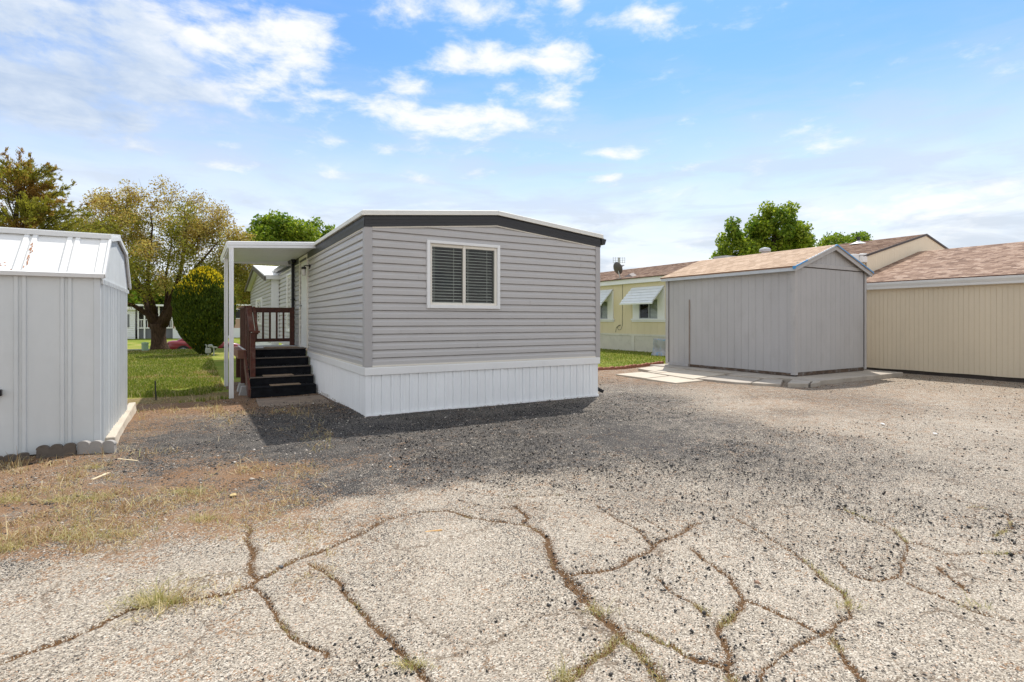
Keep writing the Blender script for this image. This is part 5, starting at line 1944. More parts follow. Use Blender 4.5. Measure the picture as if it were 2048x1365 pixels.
p = atd(1527, 505, 25)
vx, vy = 20.2, 15.2
p = aty(1530, 505, 15.2)
vx = p[0]
rzv = roofz(min(vx, YM))
mb.lathe((vx, 15.2, rzv - .2), [(.15, 0), (.15, .42), (.24, .44), (.24, .54), (.19, .60), (.05, .64)], 16)
mb.build('roof_vent', M_GALV, yh, smooth=False)
p = aty(1452, 516, 19.0)
mb = MB().box((p[0] - .5, 18.6, roofz(min(p[0], YM)) - .12), (p[0] + .5, 19.4, p[2] + .06))
mb.build('roof_vent', M_GALV, yh)
p = aty(1717, 499, 10.2)
mb = MB().lathe((p[0], 10.2, roofz(p[0]) - .02), [(.28, 0), (.26, .02), (.09, .09), (.06, .12)], 12)
vent = mb.build('pipe_flashing', M_WHITE, yh)
mb = MB().lathe((p[0], 10.2, roofz(p[0]) + .05), [(.05, 0), (.05, .20)], 10)
mb.build('pipe', M_BLACK, vent)
p = atx(1255, 553, 17.25)
mb = MB().prism([(p[0], p[1] - .35, roofz(p[0]) + .0), (p[0], p[1] + .35, roofz(p[0])), (p[0] + .1, p[1], roofz(p[0]) + .15)], (.25, 0, .07))
mb.build('roof_vent', paint('brown_grey_vent', (.17, .14, .13), .7, .1, 5), yh)

# satellite dish on that roof
dx, dy = 17.12, 19.25
sd = thing('satellite_dish', 'dark satellite dish on a bent mast at the edge of the yellow home roof', 'satellite dish', (dx, dy, 3.38))
mb = MB()
mb.tube([(dx, dy, 3.33), (dx - .02, dy + .05, 3.55), (dx - .02, dy + .12, 3.72)], .022, 8)
mb.box((dx - .08, dy - .12, 3.35), (dx + .08, dy + .12, 3.375))
mb.build('mast', M_METERGREY, sd)
c = np.array([dx - .05, dy + .18, 3.83])
nr = np.array([.87, .20, .36])
nr /= np.linalg.norm(nr)
ux = np.cross(nr, [0, 0, 1.0])
ux /= np.linalg.norm(ux)
uy = np.cross(ux, nr)
vs, fs = [], []
K, Q = 6, 24
for sgn in (0, 1):
    for i in range(K + 1):
        rr_ = i / K
        for k in range(Q):
            an = 2 * PI * k / Q
            vs.append(c + ux * (.25 * rr_ * math.cos(an)) + uy * (.31 * rr_ * math.sin(an)) + nr * (.085 * rr_ * rr_ - .012 * sgn))
for sgn in (0, 1):
    o = sgn * (K + 1) * Q
    for i in range(K):
        for k in range(Q):
            k2 = (k + 1) % Q
            f = (o + i * Q + k, o + i * Q + k2, o + (i + 1) * Q + k2, o + (i + 1) * Q + k)
            fs.append(f if sgn == 0 else f[::-1])
o = (K + 1) * Q
for k in range(Q):
    k2 = (k + 1) % Q
    fs.append((K * Q + k, K * Q + k2, o + K * Q + k2, o + K * Q + k))
mb = MB().add(vs, fs)
mb.build('reflector', M_DISH, sd, smooth=True)
mb = MB()
e = c + nr * .42 + np.array([0, 0, -.02])
mb.tube([c - uy * .28 + nr * .03, c - uy * .20 + nr * .25, e], .012, 6)
mb.build('feed_arm', M_GALV, sd)
mb = MB()
mb.bar(e - ux * .13 + np.array([0, 0, .04]), e + ux * .13 + np.array([0, 0, .04]), .05, .045)
mb.bar(e - nr * .03, e + nr * .06, .05, .06)
mb.build('receiver', M_GALV, sd)

# television antenna on a mast beyond the ridge
p = aty(1238, 521, 30)
ta = thing('tv_antenna', 'small thin flat tv antenna on a mast beyond the yellow home roof', 'antenna', (p[0], 30, -.2))
mb = MB().tube([(p[0], 30, -.3), (p[0], 30, p[2] + .05)], .03, 6)
mb.build('mast', M_METERGREY, ta)
mb = MB()
for k in range(6):
    u = -.42 + k * .168
    mb.bar((p[0] + u * RT[0], 30 + u * RT[1], p[2] - .22), (p[0] + u * RT[0], 30 + u * RT[1], p[2] + .22), .018, .018, up=(0, 1, 0))
for zz in (-.16, 0, .16):
    mb.bar((p[0] - .45 * RT[0], 30 - .45 * RT[1], p[2] + zz), (p[0] + .45 * RT[0], 30 + .45 * RT[1], p[2] + zz), .018, .018)
mb.box((p[0] - .05, 29.97, p[2] - .22), (p[0] + .05, 30.03, p[2] + .2))
mb.build('element', M_METERGREY, ta)

# air conditioner wrapped in plastic beside the wooden shed
p = G(1317, 713)
ac = thing('air_conditioner', 'air conditioner wrapped in grey and blue plastic sheet beside the wooden shed corner', 'air conditioner', (16.05, 15.2, 0))
mb = MB()
V = []
n_, m_ = 28, 12
fs = []
for j in range(m_ + 1):
    z = .66 * j / m_
    for k in range(n_):
        an = 2 * PI * k / n_
        ca, sa = math.cos(an), math.sin(an)
        w = .36 * (abs(ca) ** 4 + abs(sa) ** 4) ** -.25
        fl = (1 + .28 * max(0, 1 - z / .25)) + .06 * math.sin(an * 7 + z * 9) + .04 * math.sin(an * 13 - z * 21)
        V.append((16.05 + w * fl * ca, 15.45 + w * fl * sa, z))
for j in range(m_):
    for k in range(n_):
        k2 = (k + 1) % n_
        fs.append((j * n_ + k, j * n_ + k2, (j + 1) * n_ + k2, (j + 1) * n_ + k))
fs.append(tuple(range(m_ * n_, (m_ + 1) * n_)))
mt, nt, out = new_mat('wrinkled_plastic_sheet')
tc = N(nt, 'ShaderNodeTexCoord').outputs['Object']
n1 = noise(nt, tc, 3.0, 4, .6, dist=1.5)
cc = ramp(nt, n1, [(.25, (.22, .22, .23)), (.45, (.34, .335, .34)), (.57, (.40, .40, .41)), (.62, (.10, .30, .50)), (.67, (.45, .47, .50)), (.8, (.25, .25, .27))])
principled(nt, out, cc, .35, 0, bump(nt, noise(nt, tc, 14, 4, .6), .6, .03), .5)
MB().add(V, fs).build('cover', mt, ac, smooth=True)
mb = MB().box((15.78, 15.2, 0), (16.32, 15.72, .64))
mb.build('housing', M_METERGREY, ac)

# brick edging along the right lawn: every brick is a thing
ep = [(6.6, 11.60), (9.57, 11.66), (10.42, 11.70), (11.76, 12.08), (12.95, 12.48)]
bk = None
mbk = MB()
h = .10
mbk.prism([(-.095, 0, -.02), (.095, 0, -.02), (.095, 0, h * .75), (.05, 0, h), (-.05, 0, h), (-.095, 0, h * .75)], (0, .07, 0))
M_BRICKE = m_island('red_edging_brick', [(0, (.20, .07, .045)), (1, (.32, .14, .09))], .85)
spots = []
for (xa, ya), (xb, yb) in zip(ep[:-1], ep[1:]):
    ln = math.hypot(xb - xa, yb - ya)
    k = int(ln / .2)
    for i in range(k):
        f = (i + .5) / k
        spots.append((xa + (xb - xa) * f, ya + (yb - ya) * f, math.atan2(yb - ya, xb - xa)))
spots = [s for s in spots if s[0] > 9.15]
for i, (xx, yy_, an) in enumerate(spots):
    if bk is None:
        bk = mbk.build('edging_brick', M_BRICKE, bevel=.008)
        o = bk
    else:
        o = bk.copy()
        COL.objects.link(o)
    o.location = (xx, yy_, rng.uniform(-.02, .005))
    o.rotation_euler = (rng.normal(0, .06), rng.normal(0, .06), an + rng.normal(0, .08))
    tag(o, 'red scalloped edging brick in the low row along the lawn of the yellow home', 'brick', 'edging bricks along the right lawn')


# ------------------------------------------------------------------ trees
def leaf_cloud(C, n_per, sig, size, aspect=.6, up_bias=.4, vert=False, droop=0.0):
    """rhombus leaves around cluster centres C (k,3); sig (k,3) or scalar"""
    k = len(C)
    n = k * n_per
    idx = np.repeat(np.arange(k), n_per)
    d = rng.normal(0, 1, (n, 3))
    d /= np.maximum(np.linalg.norm(d, axis=1, keepdims=True), 1e-6)
    d *= (rng.random((n, 1)) ** .5) * 1.6
    sg = np.asarray(sig)
    P = C[idx] + d * (sg[idx] if sg.ndim == 2 else sg)
    return leaves_at(P, size, aspect, up_bias, vert)


def leaves_at(P, size, aspect=.6, up_bias=.4, vert=False, dirs=None, spread=.5):
    n = len(P)
    s = size * rng.uniform(.6, 1.4, (n, 1))
    if dirs is None:
        t = rng.normal(0, 1, (n, 3))
        if vert:
            t[:, 2] = np.abs(t[:, 2]) + 1.2
    else:
        t = dirs + rng.normal(0, spread, (n, 3))
    t /= np.linalg.norm(t, axis=1, keepdims=True)
    nr = rng.normal(0, 1, (n, 3))
    nr[:, 2] += up_bias * 2
    b = np.cross(nr, t)
    b /= np.maximum(np.linalg.norm(b, axis=1, keepdims=True), 1e-6)
    V = np.stack([P - t * s * .5, P + b * s * .5 * aspect, P + t * s * .5, P - b * s * .5 * aspect], 1).reshape(-1, 3)
    F = (np.arange(n) * 4)[:, None] + np.array([0, 1, 2, 3])
    return V, F


def curve(a, b, n=6, sag=.0, wob=.06):
    a, b = np.array(a, float), np.array(b, float)
    L_ = np.linalg.norm(b - a)
    out = []
    ph = rng.uniform(0, 6, 3)
    for i in range(n + 1):
        t = i / n
        p = a + (b - a) * t
        p = p + np.array([math.sin(t * 5 + ph[0]), math.sin(t * 4 + ph[1]), math.sin(t * 6 + ph[2]) * .5]) * wob * L_ * t * (1 - t) * 2
        p[2] += sag * L_ * math.sin(PI * t)
        out.append(p)
    return out


def lobe_points(lobes, n, shell=.45):
    """points in a set of ellipsoids, biased to the outer shell"""
    vol = np.array([l[3] * l[4] * l[5] for l in lobes]) ** .75
    vol = vol / vol.sum()
    pts = []
    for l, f in zip(lobes, vol):
        m = max(2, int(round(n * f)))
        d = rng.normal(0, 1, (m, 3))
        d /= np.linalg.norm(d, axis=1, keepdims=True)
        r = (shell + (1 - shell) * rng.random((m, 1)) ** .6)
        pts.append(np.array(l[:3]) + d * r * np.array(l[3:6]))
    return np.concatenate(pts)


def limb_tree(mb, fork_pts, limbs, C, r_branch=.03, twigs=0, twig_len=.5, twig_r=.006):
    """limbs: list of (points, radii) already drawn; connect cluster centres C to the nearest limb point"""
    LP, LR = [], []
    for pts, rad in limbs:
        mb.tube(pts, rad, 8)
        for p, r in zip(pts[1:], rad[1:]):
            LP.append(p)
            LR.append(r)
    LP, LR = np.array(LP), np.array(LR)
    order = np.argsort(np.linalg.norm(C - LP.mean(0), axis=1))
    for i in order:
        c = C[i]
        d = np.linalg.norm(LP - c, axis=1) + np.maximum(0, LP[:, 2] - c[2] + .3) * .8
        j = int(np.argmin(d))
        r0 = min(LR[j] * .7, r_branch * (1 + d[j] * .35))
        pts = curve(LP[j], c, 4, sag=.04, wob=.14)
        rad = list(np.linspace(r0, max(.006, r0 * .25), 5))
        mb.tube(pts, rad, 5, cap=False)
        LP = np.concatenate([LP, np.array(pts[1:])])
        LR = np.concatenate([LR, np.array(rad[1:])])
        for k in range(twigs):
            dv = rng.normal(0, 1, 3)
            dv[2] += .25
            dv /= np.linalg.norm(dv)
            e = c + dv * twig_len * rng.uniform(.5, 1.2)
            mb.tube(curve(c, e, 2, wob=.2), [twig_r * 1.4, twig_r, twig_r * .5], 3, cap=False)


def build_tree(name, label, base, mats_leaf, bark, trunk, limbs, C, sig, n_per, size, group=None, twigs=2, twig_len=.5, aspect=.6, r_branch=.03, thin=None, extra=None, cat='tree', twig_r=.006, zmix=None):
    t = thing(name, label, cat, base, group)
    mb = MB()
    mb.tube(trunk[0], trunk[1], 14)
    limb_tree(mb, None, limbs, C, r_branch, twigs, twig_len, twig_r)
    mb.build('trunk', bark, t, smooth=True)
    V, F = leaf_cloud(C, n_per, sig, size, aspect)
    mi = None
    if len(mats_leaf) > 1:
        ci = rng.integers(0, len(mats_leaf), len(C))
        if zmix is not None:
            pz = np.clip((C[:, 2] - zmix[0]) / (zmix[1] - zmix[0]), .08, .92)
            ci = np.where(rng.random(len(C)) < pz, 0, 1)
        ci = np.repeat(ci, n_per)
        flip = rng.random(len(ci)) < (.25 if zmix is None else .12)
        ci = np.where(flip, rng.integers(0, len(mats_leaf), len(ci)), ci)
        mi = ci
    np_mesh('crown', V, F, mats_leaf[0], t, mats=mats_leaf, midx=mi)
    return t


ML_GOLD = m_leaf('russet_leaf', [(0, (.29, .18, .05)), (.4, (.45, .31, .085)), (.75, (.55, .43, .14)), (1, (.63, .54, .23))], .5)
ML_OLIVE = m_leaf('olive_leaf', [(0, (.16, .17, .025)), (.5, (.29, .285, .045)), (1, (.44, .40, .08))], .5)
ML_GREEN = m_leaf('fresh_green_leaf', [(0, (.07, .13, .014)), (.45, (.13, .22, .022)), (.8, (.21, .31, .03)), (1, (.32, .38, .05))], .45)
ML_GREEN2 = m_leaf('lime_leaf', [(0, (.14, .21, .018)), (.5, (.26, .35, .03)), (1, (.40, .44, .055))], .45)
ML_JUNI = m_leaf('juniper_green', [(0, (.17, .175, .026)), (.6, (.31, .29, .045)), (1, (.45, .40, .08))], .5)
ML_JUNIB = m_leaf('juniper_brown', [(0, (.25, .13, .035)), (.6, (.42, .24, .065)), (1, (.52, .34, .11))], .5)
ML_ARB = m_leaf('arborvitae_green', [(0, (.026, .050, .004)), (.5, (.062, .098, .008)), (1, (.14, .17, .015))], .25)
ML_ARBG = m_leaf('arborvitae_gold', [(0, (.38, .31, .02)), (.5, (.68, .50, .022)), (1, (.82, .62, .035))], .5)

# -- the big russet tree
D0 = 28.8


def PT(px, py, d=D0):
    return atd(px, py, d)


b0 = PT(319, 699)
trunk = ([PT(320, 706), PT(319, 696), PT(318, 688), PT(317, 672), PT(317, 655), PT(317, 648)], [.54, .44, .37, .335, .36, .38])
limbs = []


def limb(pxs, r0, r1, dd=0.0):
    pts = [PT(u, v, D0 + dd * i / (len(pxs) - 1)) for i, (u, v) in enumerate(pxs)]
    limbs.append((pts, list(r0 * (1 - .93 * np.linspace(0, 1, len(pts)) ** .8))))


limb([(312, 652), (300, 632), (284, 622), (268, 612), (252, 606), (236, 592), (215, 575), (196, 560)], .20, .05, -1.5)
limb([(309, 655), (300, 630), (294, 610), (288, 590), (276, 565), (262, 535), (250, 500), (240, 465)], .24, .05, 1.5)
limb([(312, 645), (306, 622), (302, 600), (296, 575), (296, 540), (300, 500), (305, 455), (300, 420)], .22, .05, -.5)
limb([(311, 630), (306, 606), (301, 590), (285, 568)], .15, .06, -1.2)
limb([(322, 652), (330, 632), (336, 618), (344, 596), (354, 570), (362, 540), (368, 500), (372, 455), (368, 420)], .30, .05, .8)
limb([(326, 650), (336, 630), (346, 612), (360, 590), (372, 565), (392, 535), (418, 505), (440, 480)], .26, .05, -1.0)
limb([(336, 622), (348, 610), (362, 603), (385, 590), (410, 572), (430, 560)], .26, .05, 1.8)
limb([(330, 634), (332, 612), (334, 590), (330, 560), (338, 520), (344, 480), (330, 440)], .15, .04, 1.6)
limb([(290, 590), (270, 575), (245, 560), (215, 545)], .10, .04, 1.0)


def lobe_px(px, py, rx, ry, rz=None, d=D0):
    c = atd(px, py, d)
    k = d / FPX
    return (c[0], c[1], c[2], rx * k * .95, (rz or rx) * k, ry * k)


lob = [lobe_px(320, 450, 112, 78, 110), lobe_px(230, 490, 66, 62, 80), lobe_px(410, 500, 85, 62, 90), lobe_px(470, 540, 60, 45, 70), lobe_px(250, 565, 55, 42, 70, D0 - 1.5),
       lobe_px(300, 540, 60, 50, 70, D0 - 2), lobe_px(520, 560, 55, 40, 60, D0 + 1), lobe_px(380, 580, 50, 35, 60, D0 + 2), lobe_px(190, 440, 35, 45, 40), lobe_px(500, 575, 70, 40, 60, D0 + 3), lobe_px(180, 480, 40, 40, 50), lobe_px(150, 470, 40, 30, 40, D0 + 1), lobe_px(455, 500, 50, 40, 60), lobe_px(505, 535, 50, 35, 60, D0 + 1), lobe_px(270, 420, 60, 40, 60), lobe_px(390, 440, 60, 40, 60)]
C = lobe_points(lob, 350, .45)
C = C[C[:, 2] > 2.3]
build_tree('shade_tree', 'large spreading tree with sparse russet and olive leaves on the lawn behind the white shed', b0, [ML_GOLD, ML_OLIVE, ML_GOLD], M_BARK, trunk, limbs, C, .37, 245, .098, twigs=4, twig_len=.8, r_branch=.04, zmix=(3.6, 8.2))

# -- juniper behind the metal shed
D1 = 21.0
jt = thing('juniper_tree', 'feathery brown green juniper rising behind the white metal shed', 'tree', atd(30, 700, D1))
mb = MB()
tr = [atd(u, v, D1) for u, v in ((30, 705), (30, 620), (30, 540), (30, 480), (32, 430), (38, 380), (44, 340))]
mb.tube(tr, [.28, .22, .18, .13, .08, .04, .015], 8)
tips, dirs, wts = [], [], []
JB = []
for i in range(210):
    f = rng.random() ** 1.15 * .97
    z0 = tr[0] + (np.array(tr[-1]) - tr[0]) * (.25 + .75 * f)
    an = rng.uniform(0, 2 * PI)
    ln = (2.9 * (1 - f) ** .6 + .35) * rng.uniform(.5, 1.15)
    e = z0 + np.array([math.cos(an) * ln, math.sin(an) * ln, ln * rng.uniform(.15, .85)])
    JB.append((z0, e))
for (u, v, u2, v2, dd) in ((45, 470, 150, 365, .3), (50, 450, 130, 400, -.5), (60, 500, 160, 440, .2), (70, 500, 190, 430, -.3), (60, 520, 215, 465, .5), (40, 390, 95, 325, 0), (40, 380, 10, 300, .2), (42, 400, 75, 345, -.3), (36, 430, -30, 330, .2), (60, 540, 230, 490, -.4), (60, 480, 175, 415, .6), (70, 530, 200, 505, .4), (70, 540, 170, 480, -.8), (60, 540, 140, 440, .9), (70, 540, 240, 520, .3), (80, 520, 215, 440, -.6), (90, 520, 235, 455, .8), (60, 500, 120, 400, .7), (60, 520, 185, 420, 1.0), (90, 540, 225, 480, -1.0), (30, 470, -20, 380, .5), (38, 420, 45, 296, .1), (44, 400, 62, 310, -.2), (30, 440, 5, 330, -.3)):
    JB.append((atd(u, v, D1), atd(u2, v2, D1 + dd)))
PL, DL = [], []
for a_, e in JB:
    cv = curve(a_, e, 6, sag=.05, wob=.1)
    mb.tube(cv, list(np.linspace(.022, .004, 7)), 4, cap=False)
    cv = np.array(cv)
    n = 430
    t = (.15 + .85 * rng.random(n) ** .7) * 6
    i0 = np.clip(t.astype(int), 0, 5)
    p = cv[i0] + (cv[i0 + 1] - cv[i0]) * (t - i0)[:, None]
    ax = (e - a_) / np.linalg.norm(e - a_)
    sp = .26 * (1.15 - t / 6 * .75)
    tw = rng.normal(0, 1, (26, 3))
    tw /= np.linalg.norm(tw, axis=1, keepdims=True)
    d = tw[(t * 4.2).astype(int) % 26] + rng.normal(0, .22, (n, 3))
    p = p + d * (sp * 1.25 * rng.random(n))[:, None]
    PL.append(p)
    DL.append(d * .7 + ax * .9 + np.array([0, 0, .25]))
PL, DL = np.concatenate(PL), np.concatenate(DL)
V, F = leaves_at(PL, .095, .26, 0, dirs=DL, spread=.3)
mi = (vnoise(PL[:, 0] + PL[:, 1], PL[:, 2], 1.4, 61) + rng.normal(0, .12, len(PL)) > .68).astype(int)
mb.build('trunk', M_BARKDARK, jt, smooth=True)
np_mesh('crown', V, F, ML_JUNI, jt, mats=[ML_JUNI, ML_JUNIB], midx=mi)

# -- golden arborvitae
bb = G(405, 709, -.12)
DB = float((bb - CAM) @ FW)
bu = thing('arborvitae_bush', 'tall egg shaped golden green arborvitae bush between the tree and the awning post', 'bush', bb)
n = 26000
c = atd(407, 622, DB)
k = DB / FPX
n = 44000
zr = 86 * k
hx = 56 * k
c = atd(410, 622, DB)
ph_y = np.array([712, 704, 695, 680, 660, 640, 620, 600, 580, 562, 550, 543, 538.])
ph_w = np.array([.16, .30, .45, .70, .88, .97, 1.0, .98, .89, .70, .50, .32, .10])
hh = rng.random(n * 3) * (712 - 538) + 538
wv_ = np.interp(-hh, -ph_y, ph_w)
kk = rng.random(n * 3) < wv_ + .15 * (hh < 560)
hh, wv_ = hh[kk][:n], wv_[kk][:n]
an = rng.uniform(0, 2 * PI, n)
rad = (.80 + .20 * rng.random(n) ** .5) + (vnoise(an * 3.2 + 50, hh * .10, 1.0, 77) - .5) * .10
tp = (hh < 575) * rng.random(n)
P = np.stack([c[0] + np.cos(an) * wv_ * hx * rad * (1 - .55 * tp), c[1] + np.sin(an) * wv_ * hx * rad * (1 - .55 * tp), bb[2] + (712 - hh) * k * (1 + .02 * (vnoise(an * 5, hh * .05, 1.0, 78) - .5))], -1)
u = np.stack([np.cos(an), np.sin(an)], -1)
V, F = leaves_at(P, .115, .36, 0, dirs=np.stack([u[:, 0] * .35, u[:, 1] * .35, np.ones(n)], -1), spread=.25)
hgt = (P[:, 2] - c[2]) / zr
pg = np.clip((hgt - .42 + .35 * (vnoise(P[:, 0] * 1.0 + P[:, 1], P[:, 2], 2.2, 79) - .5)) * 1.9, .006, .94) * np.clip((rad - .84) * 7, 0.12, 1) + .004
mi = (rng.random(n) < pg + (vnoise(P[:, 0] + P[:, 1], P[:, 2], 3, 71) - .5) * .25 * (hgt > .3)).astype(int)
np_mesh('crown', V, F, ML_ARB, bu, mats=[ML_ARB, ML_ARBG], midx=mi)
mb = MB()
for q in range(9):
    an = rng.uniform(0, 6.28)
    mb.tube(curve(bb + np.array([0, 0, -.05]), c + np.array([math.cos(an) * hx * .5, math.sin(an) * hx * .5, zr * rng.uniform(.1, .7)]), 5), [.09, .07, .05, .04, .03, .015], 6)
mb.lathe((c[0], c[1], c[2] - zr * .9), [(.08, 0), (hx * .35, zr * .25), (hx * .70, zr * .9), (hx * .62, zr * 1.4), (hx * .2, zr * 1.7)], 14)
mb.build('trunk', M_BARKDARK, bu)


def green_tree(name, label, px, base_py, d, lobes, n, n_per, size, sig, mats, trunk_r=.3, group=None, limbs_px=(), twigs=1, shell=.35):
    base = atd(px, base_py, d)
    base[2] = gz(base[0], base[1])
    tp = atd(px, lobes[0][1] + 10, d)
    tr_ = [base + np.array([0, 0, -.1])] + curve(base, tp, 5, wob=.05)[1:]
    tr_r = list(np.linspace(trunk_r, trunk_r * .3, len(tr_)))
    lm = []
    for pts in limbs_px:
        P_ = [atd(u, v, d + .4 * i * (-1) ** len(lm)) for i, (u, v) in enumerate(pts)]
        lm.append((P_, list(np.linspace(trunk_r * .5, trunk_r * .12, len(P_)))))
    lm.append((tr_[2:], tr_r[2:]))
    lob_ = [lobe_px(*l, d=d) for l in lobes]
    C_ = lobe_points(lob_, n, shell)
    return build_tree(name, label, base, mats, M_BARKDARK, (tr_, tr_r), lm, C_, sig, n_per, size, group, twigs=twigs, twig_len=.45, r_branch=.04, aspect=.75)


green_tree('leafy_tree', 'rounded bright green leafy tree rising behind the wooden shed roof', 1548, 690, 34,
           [(1552, 430, 30, 26, 40), (1590, 470, 30, 26, 36), (1600, 488, 40, 22, 40), (1530, 455, 26, 22, 40), (1505, 470, 22, 22, 30), (1455, 470, 16, 24, 24), (1480, 490, 30, 22, 36), (1450, 510, 28, 14, 30), (1560, 480, 60, 30, 50), (1500, 510, 50, 18, 40), (1585, 440, 18, 20, 20)],
           92, 230, .17, .33, [ML_GREEN, ML_GREEN2, ML_GREEN2], .32, limbs_px=[[(1548, 520), (1556, 480), (1553, 440), (1552, 415)], [(1548, 515), (1570, 480), (1590, 455)], [(1545, 520), (1500, 495), (1462, 468)]])
green_tree('leafy_tree', 'low green treetop showing over the yellow home roof right of the wooden shed ridge', 1700, 690, 38,
           [(1698, 482, 22, 12, 30), (1670, 490, 22, 14, 30), (1725, 488, 16, 9, 20), (1690, 505, 50, 20, 40)], 60, 170, .17, .38, [ML_GREEN2, ML_GREEN], .25)
green_tree('leafy_tree', 'bright green leafy tree rising behind the porch awning and home roof', 585, 690, 36,
           [(545, 460, 28, 28, 36), (580, 458, 30, 28, 40), (620, 470, 32, 24, 40), (655, 475, 24, 16, 30), (520, 475, 26, 14, 30), (590, 490, 90, 26, 60), (560, 520, 60, 30, 50)],
           85, 190, .19, .38, [ML_GREEN, ML_GREEN2, ML_GREEN2], .3, limbs_px=[[(585, 540), (560, 490), (548, 455)], [(585, 540), (610, 495), (620, 465)]])
# trees beyond the far houses
for (px, pyt, w, d, lb, mt) in ((225, 560, 60, 80, 'dark green tree far behind the white neighbouring house', [ML_GREEN, ML_OLIVE]), (320, 575, 60, 86, 'dark tree far behind the neighbouring porch', [ML_OLIVE, ML_GREEN]),
                                (430, 560, 70, 84, 'olive tree far behind the tan trailer', [ML_OLIVE, ML_GOLD]), (520, 575, 60, 78, 'far tree behind the grey home gable', [ML_GREEN, ML_OLIVE])):
    green_tree('background_tree', lb, px, 668, d, [(px, pyt + 20, w * .7, 35, w * .6), (px - w * .5, pyt + 45, w * .6, 30, w * .5), (px + w * .5, pyt + 42, w * .6, 30, w * .5)], 60, 110, .5, .9, mt, .4, 'trees beyond the far houses', twigs=0)

# ------------------------------------------------------------------ far side of the street
FY = 62.0
wh = thing('white_house', 'white lap sided house far left beside the shed', 'house', (-6.5, FY, -.35))
MB().box((-12, FY, -.35), (-5.12, FY + 6, 2.45)).build('wall', M_FARWHITE, wh)
mb = MB()
lap_siding(mb, (-12, FY), (-5.12, FY), -.2, lambda s: 2.45, .2, (0, -1), off0=.004, off1=.03)
mb.build('siding', M_FARWHITE, wh)
mb = MB().prism([(-12.4, FY - .4, 2.4), (-4.9, FY - .4, 2.4), (-4.9, FY - .4, 2.6), (-12.4, FY - .4, 2.6)], (0, 7, .1))
mb.prism([(-12.4, FY - .4, 2.6), (-4.9, FY - .4, 2.6), (-12.4, FY - .4, 3.4)], (0, 7, 0))
mb.build('roof', M_WHITE, wh)
p = aty(255, 645, FY)
MB().box((p[0] - .12, FY - .06, .75), (p[0] + .14, FY - .005, 1.95)).build('window', M_FARGREY, wh)
ph = thing('porch_house', 'house with white porch railing and grey skirting across the street', 'house', (-3.5, FY, -.35))
MB().box((-4.9, FY + .3, -.35), (-2.12, FY + 3, .60)).build('skirting', M_FARGREY, ph)
MB().box((-4.95, FY + 3, -.35), (-2.1, FY + 8, 2.7)).build('wall', paint('dim_porch_wall', (.16, .15, .14), .8, .3, 1), ph)
MB().box((-5.3, FY - .3, 2.75), (-1.9, FY + 8, 2.92)).build('roof', M_WHITE, ph)
mb = MB().box((-4.9, FY + .2, 1.42), (-2.12, FY + .26, 1.50)).box((-4.9, FY + .2, .60), (-2.12, FY + .28, .72))
for k in range(17):
    xx = -4.85 + k * .168
    mb.box((xx, FY + .21, .72), (xx + .045, FY + .25, 1.42))
mb.build('railing', M_WHITE, ph)
for xx in (-4.95, -4.45, -3.3, -2.2):
    MB().box((xx, FY + .1, -.35 if xx < -4.4 else .6), (xx + .12, FY + .2, 2.75)).build('porch_post', M_WHITE, ph)
MB().box((-4.3, FY + 2.2, .6), (-3.9, FY + 2.6, 1.35)).build('porch_chair', paint('red_chair', (.35, .05, .04), .6, .1, 3), ph)
for xx in (-3.3, -2.6):
    MB().box((xx - .3, FY + 2.95, 1.0), (xx + .3, FY + 3.0, 2.3)).build('window', M_FARGREY, ph)
tt = thing('tan_trailer', 'tan trailer with white skirting behind the red car', 'mobile home', (0, FY, -.4))
MB().box((-2.05, FY - .0, .60), (12, FY + 4, 2.9)).build('wall', M_FARTAN, tt)
MB().box((-2.1, FY - .06, -.45), (12, FY + 4, .60)).build('skirting', M_FARWHITE, tt)
MB().box((-2.3, FY - .3, 2.9), (12.2, FY + 4.3, 3.05)).build('roof', M_WHITE, tt)
MB().box((-1.95, FY - .12, .6), (-1.75, FY - .01, 2.9)).build('downspout', M_CREAM, tt)
p = aty(358, 646, FY)
mb = MB()
for dx_ in (-.10, .12):
    mb.box((p[0] + dx_ - .06, FY - .03, p[2] - .10), (p[0] + dx_ + .06, FY - .002, p[2] + .10))
mb.build('house_number', M_BLACK, tt)
p = aty(478, 640, FY)
mb = MB().box((p[0] - .8, FY - .04, 1.55), (p[0] + 1.0, FY - .002, 2.6))
w = mb.build('window', M_FARWHITE, tt)
MB().box((p[0] - .7, FY - .05, 1.62), (p[0] + .9, FY - .041, 2.5)).build('pane', M_BLACK, w)

# utility pedestals
def pedestal(px, py, w, h, label):
    p = G(px, py, -.15)
    if p[1] > 33:
        p[2] = gz(p[0], p[1])
    mb = MB()
    mb.lathe((p[0], p[1], p[2] - .05), [(w, 0), (w, h * .80), (w * 1.08, h * .82), (w * 1.08, h * .95), (w * .9, h * 1.02), (w * .4, h * 1.05)], 18)
    tag(mb.build('utility_pedestal', M_GREENBOX), label, 'utility box', 'green utility pedestals')


pedestal(290, 703, .145, .48, 'larger pale green utility pedestal left of the big tree trunk')
p = aty(261, 696, 38)
mb = MB()
mb.lathe((p[0], 38, gz(p[0], 38) - .05), [(.10, 0), (.10, .6), (.09, .64)], 14)
pp = atd(261, 697, 48.5)
mb = MB()
mb.lathe((pp[0], 52.5, -.95), [(.16, 0), (.16, .42), (.13, .52), (.05, .56)], 14)
tag(mb.build('utility_pedestal', M_GREENBOX), 'smaller pale green utility pedestal on the far lawn', 'utility box', 'green utility pedestals')

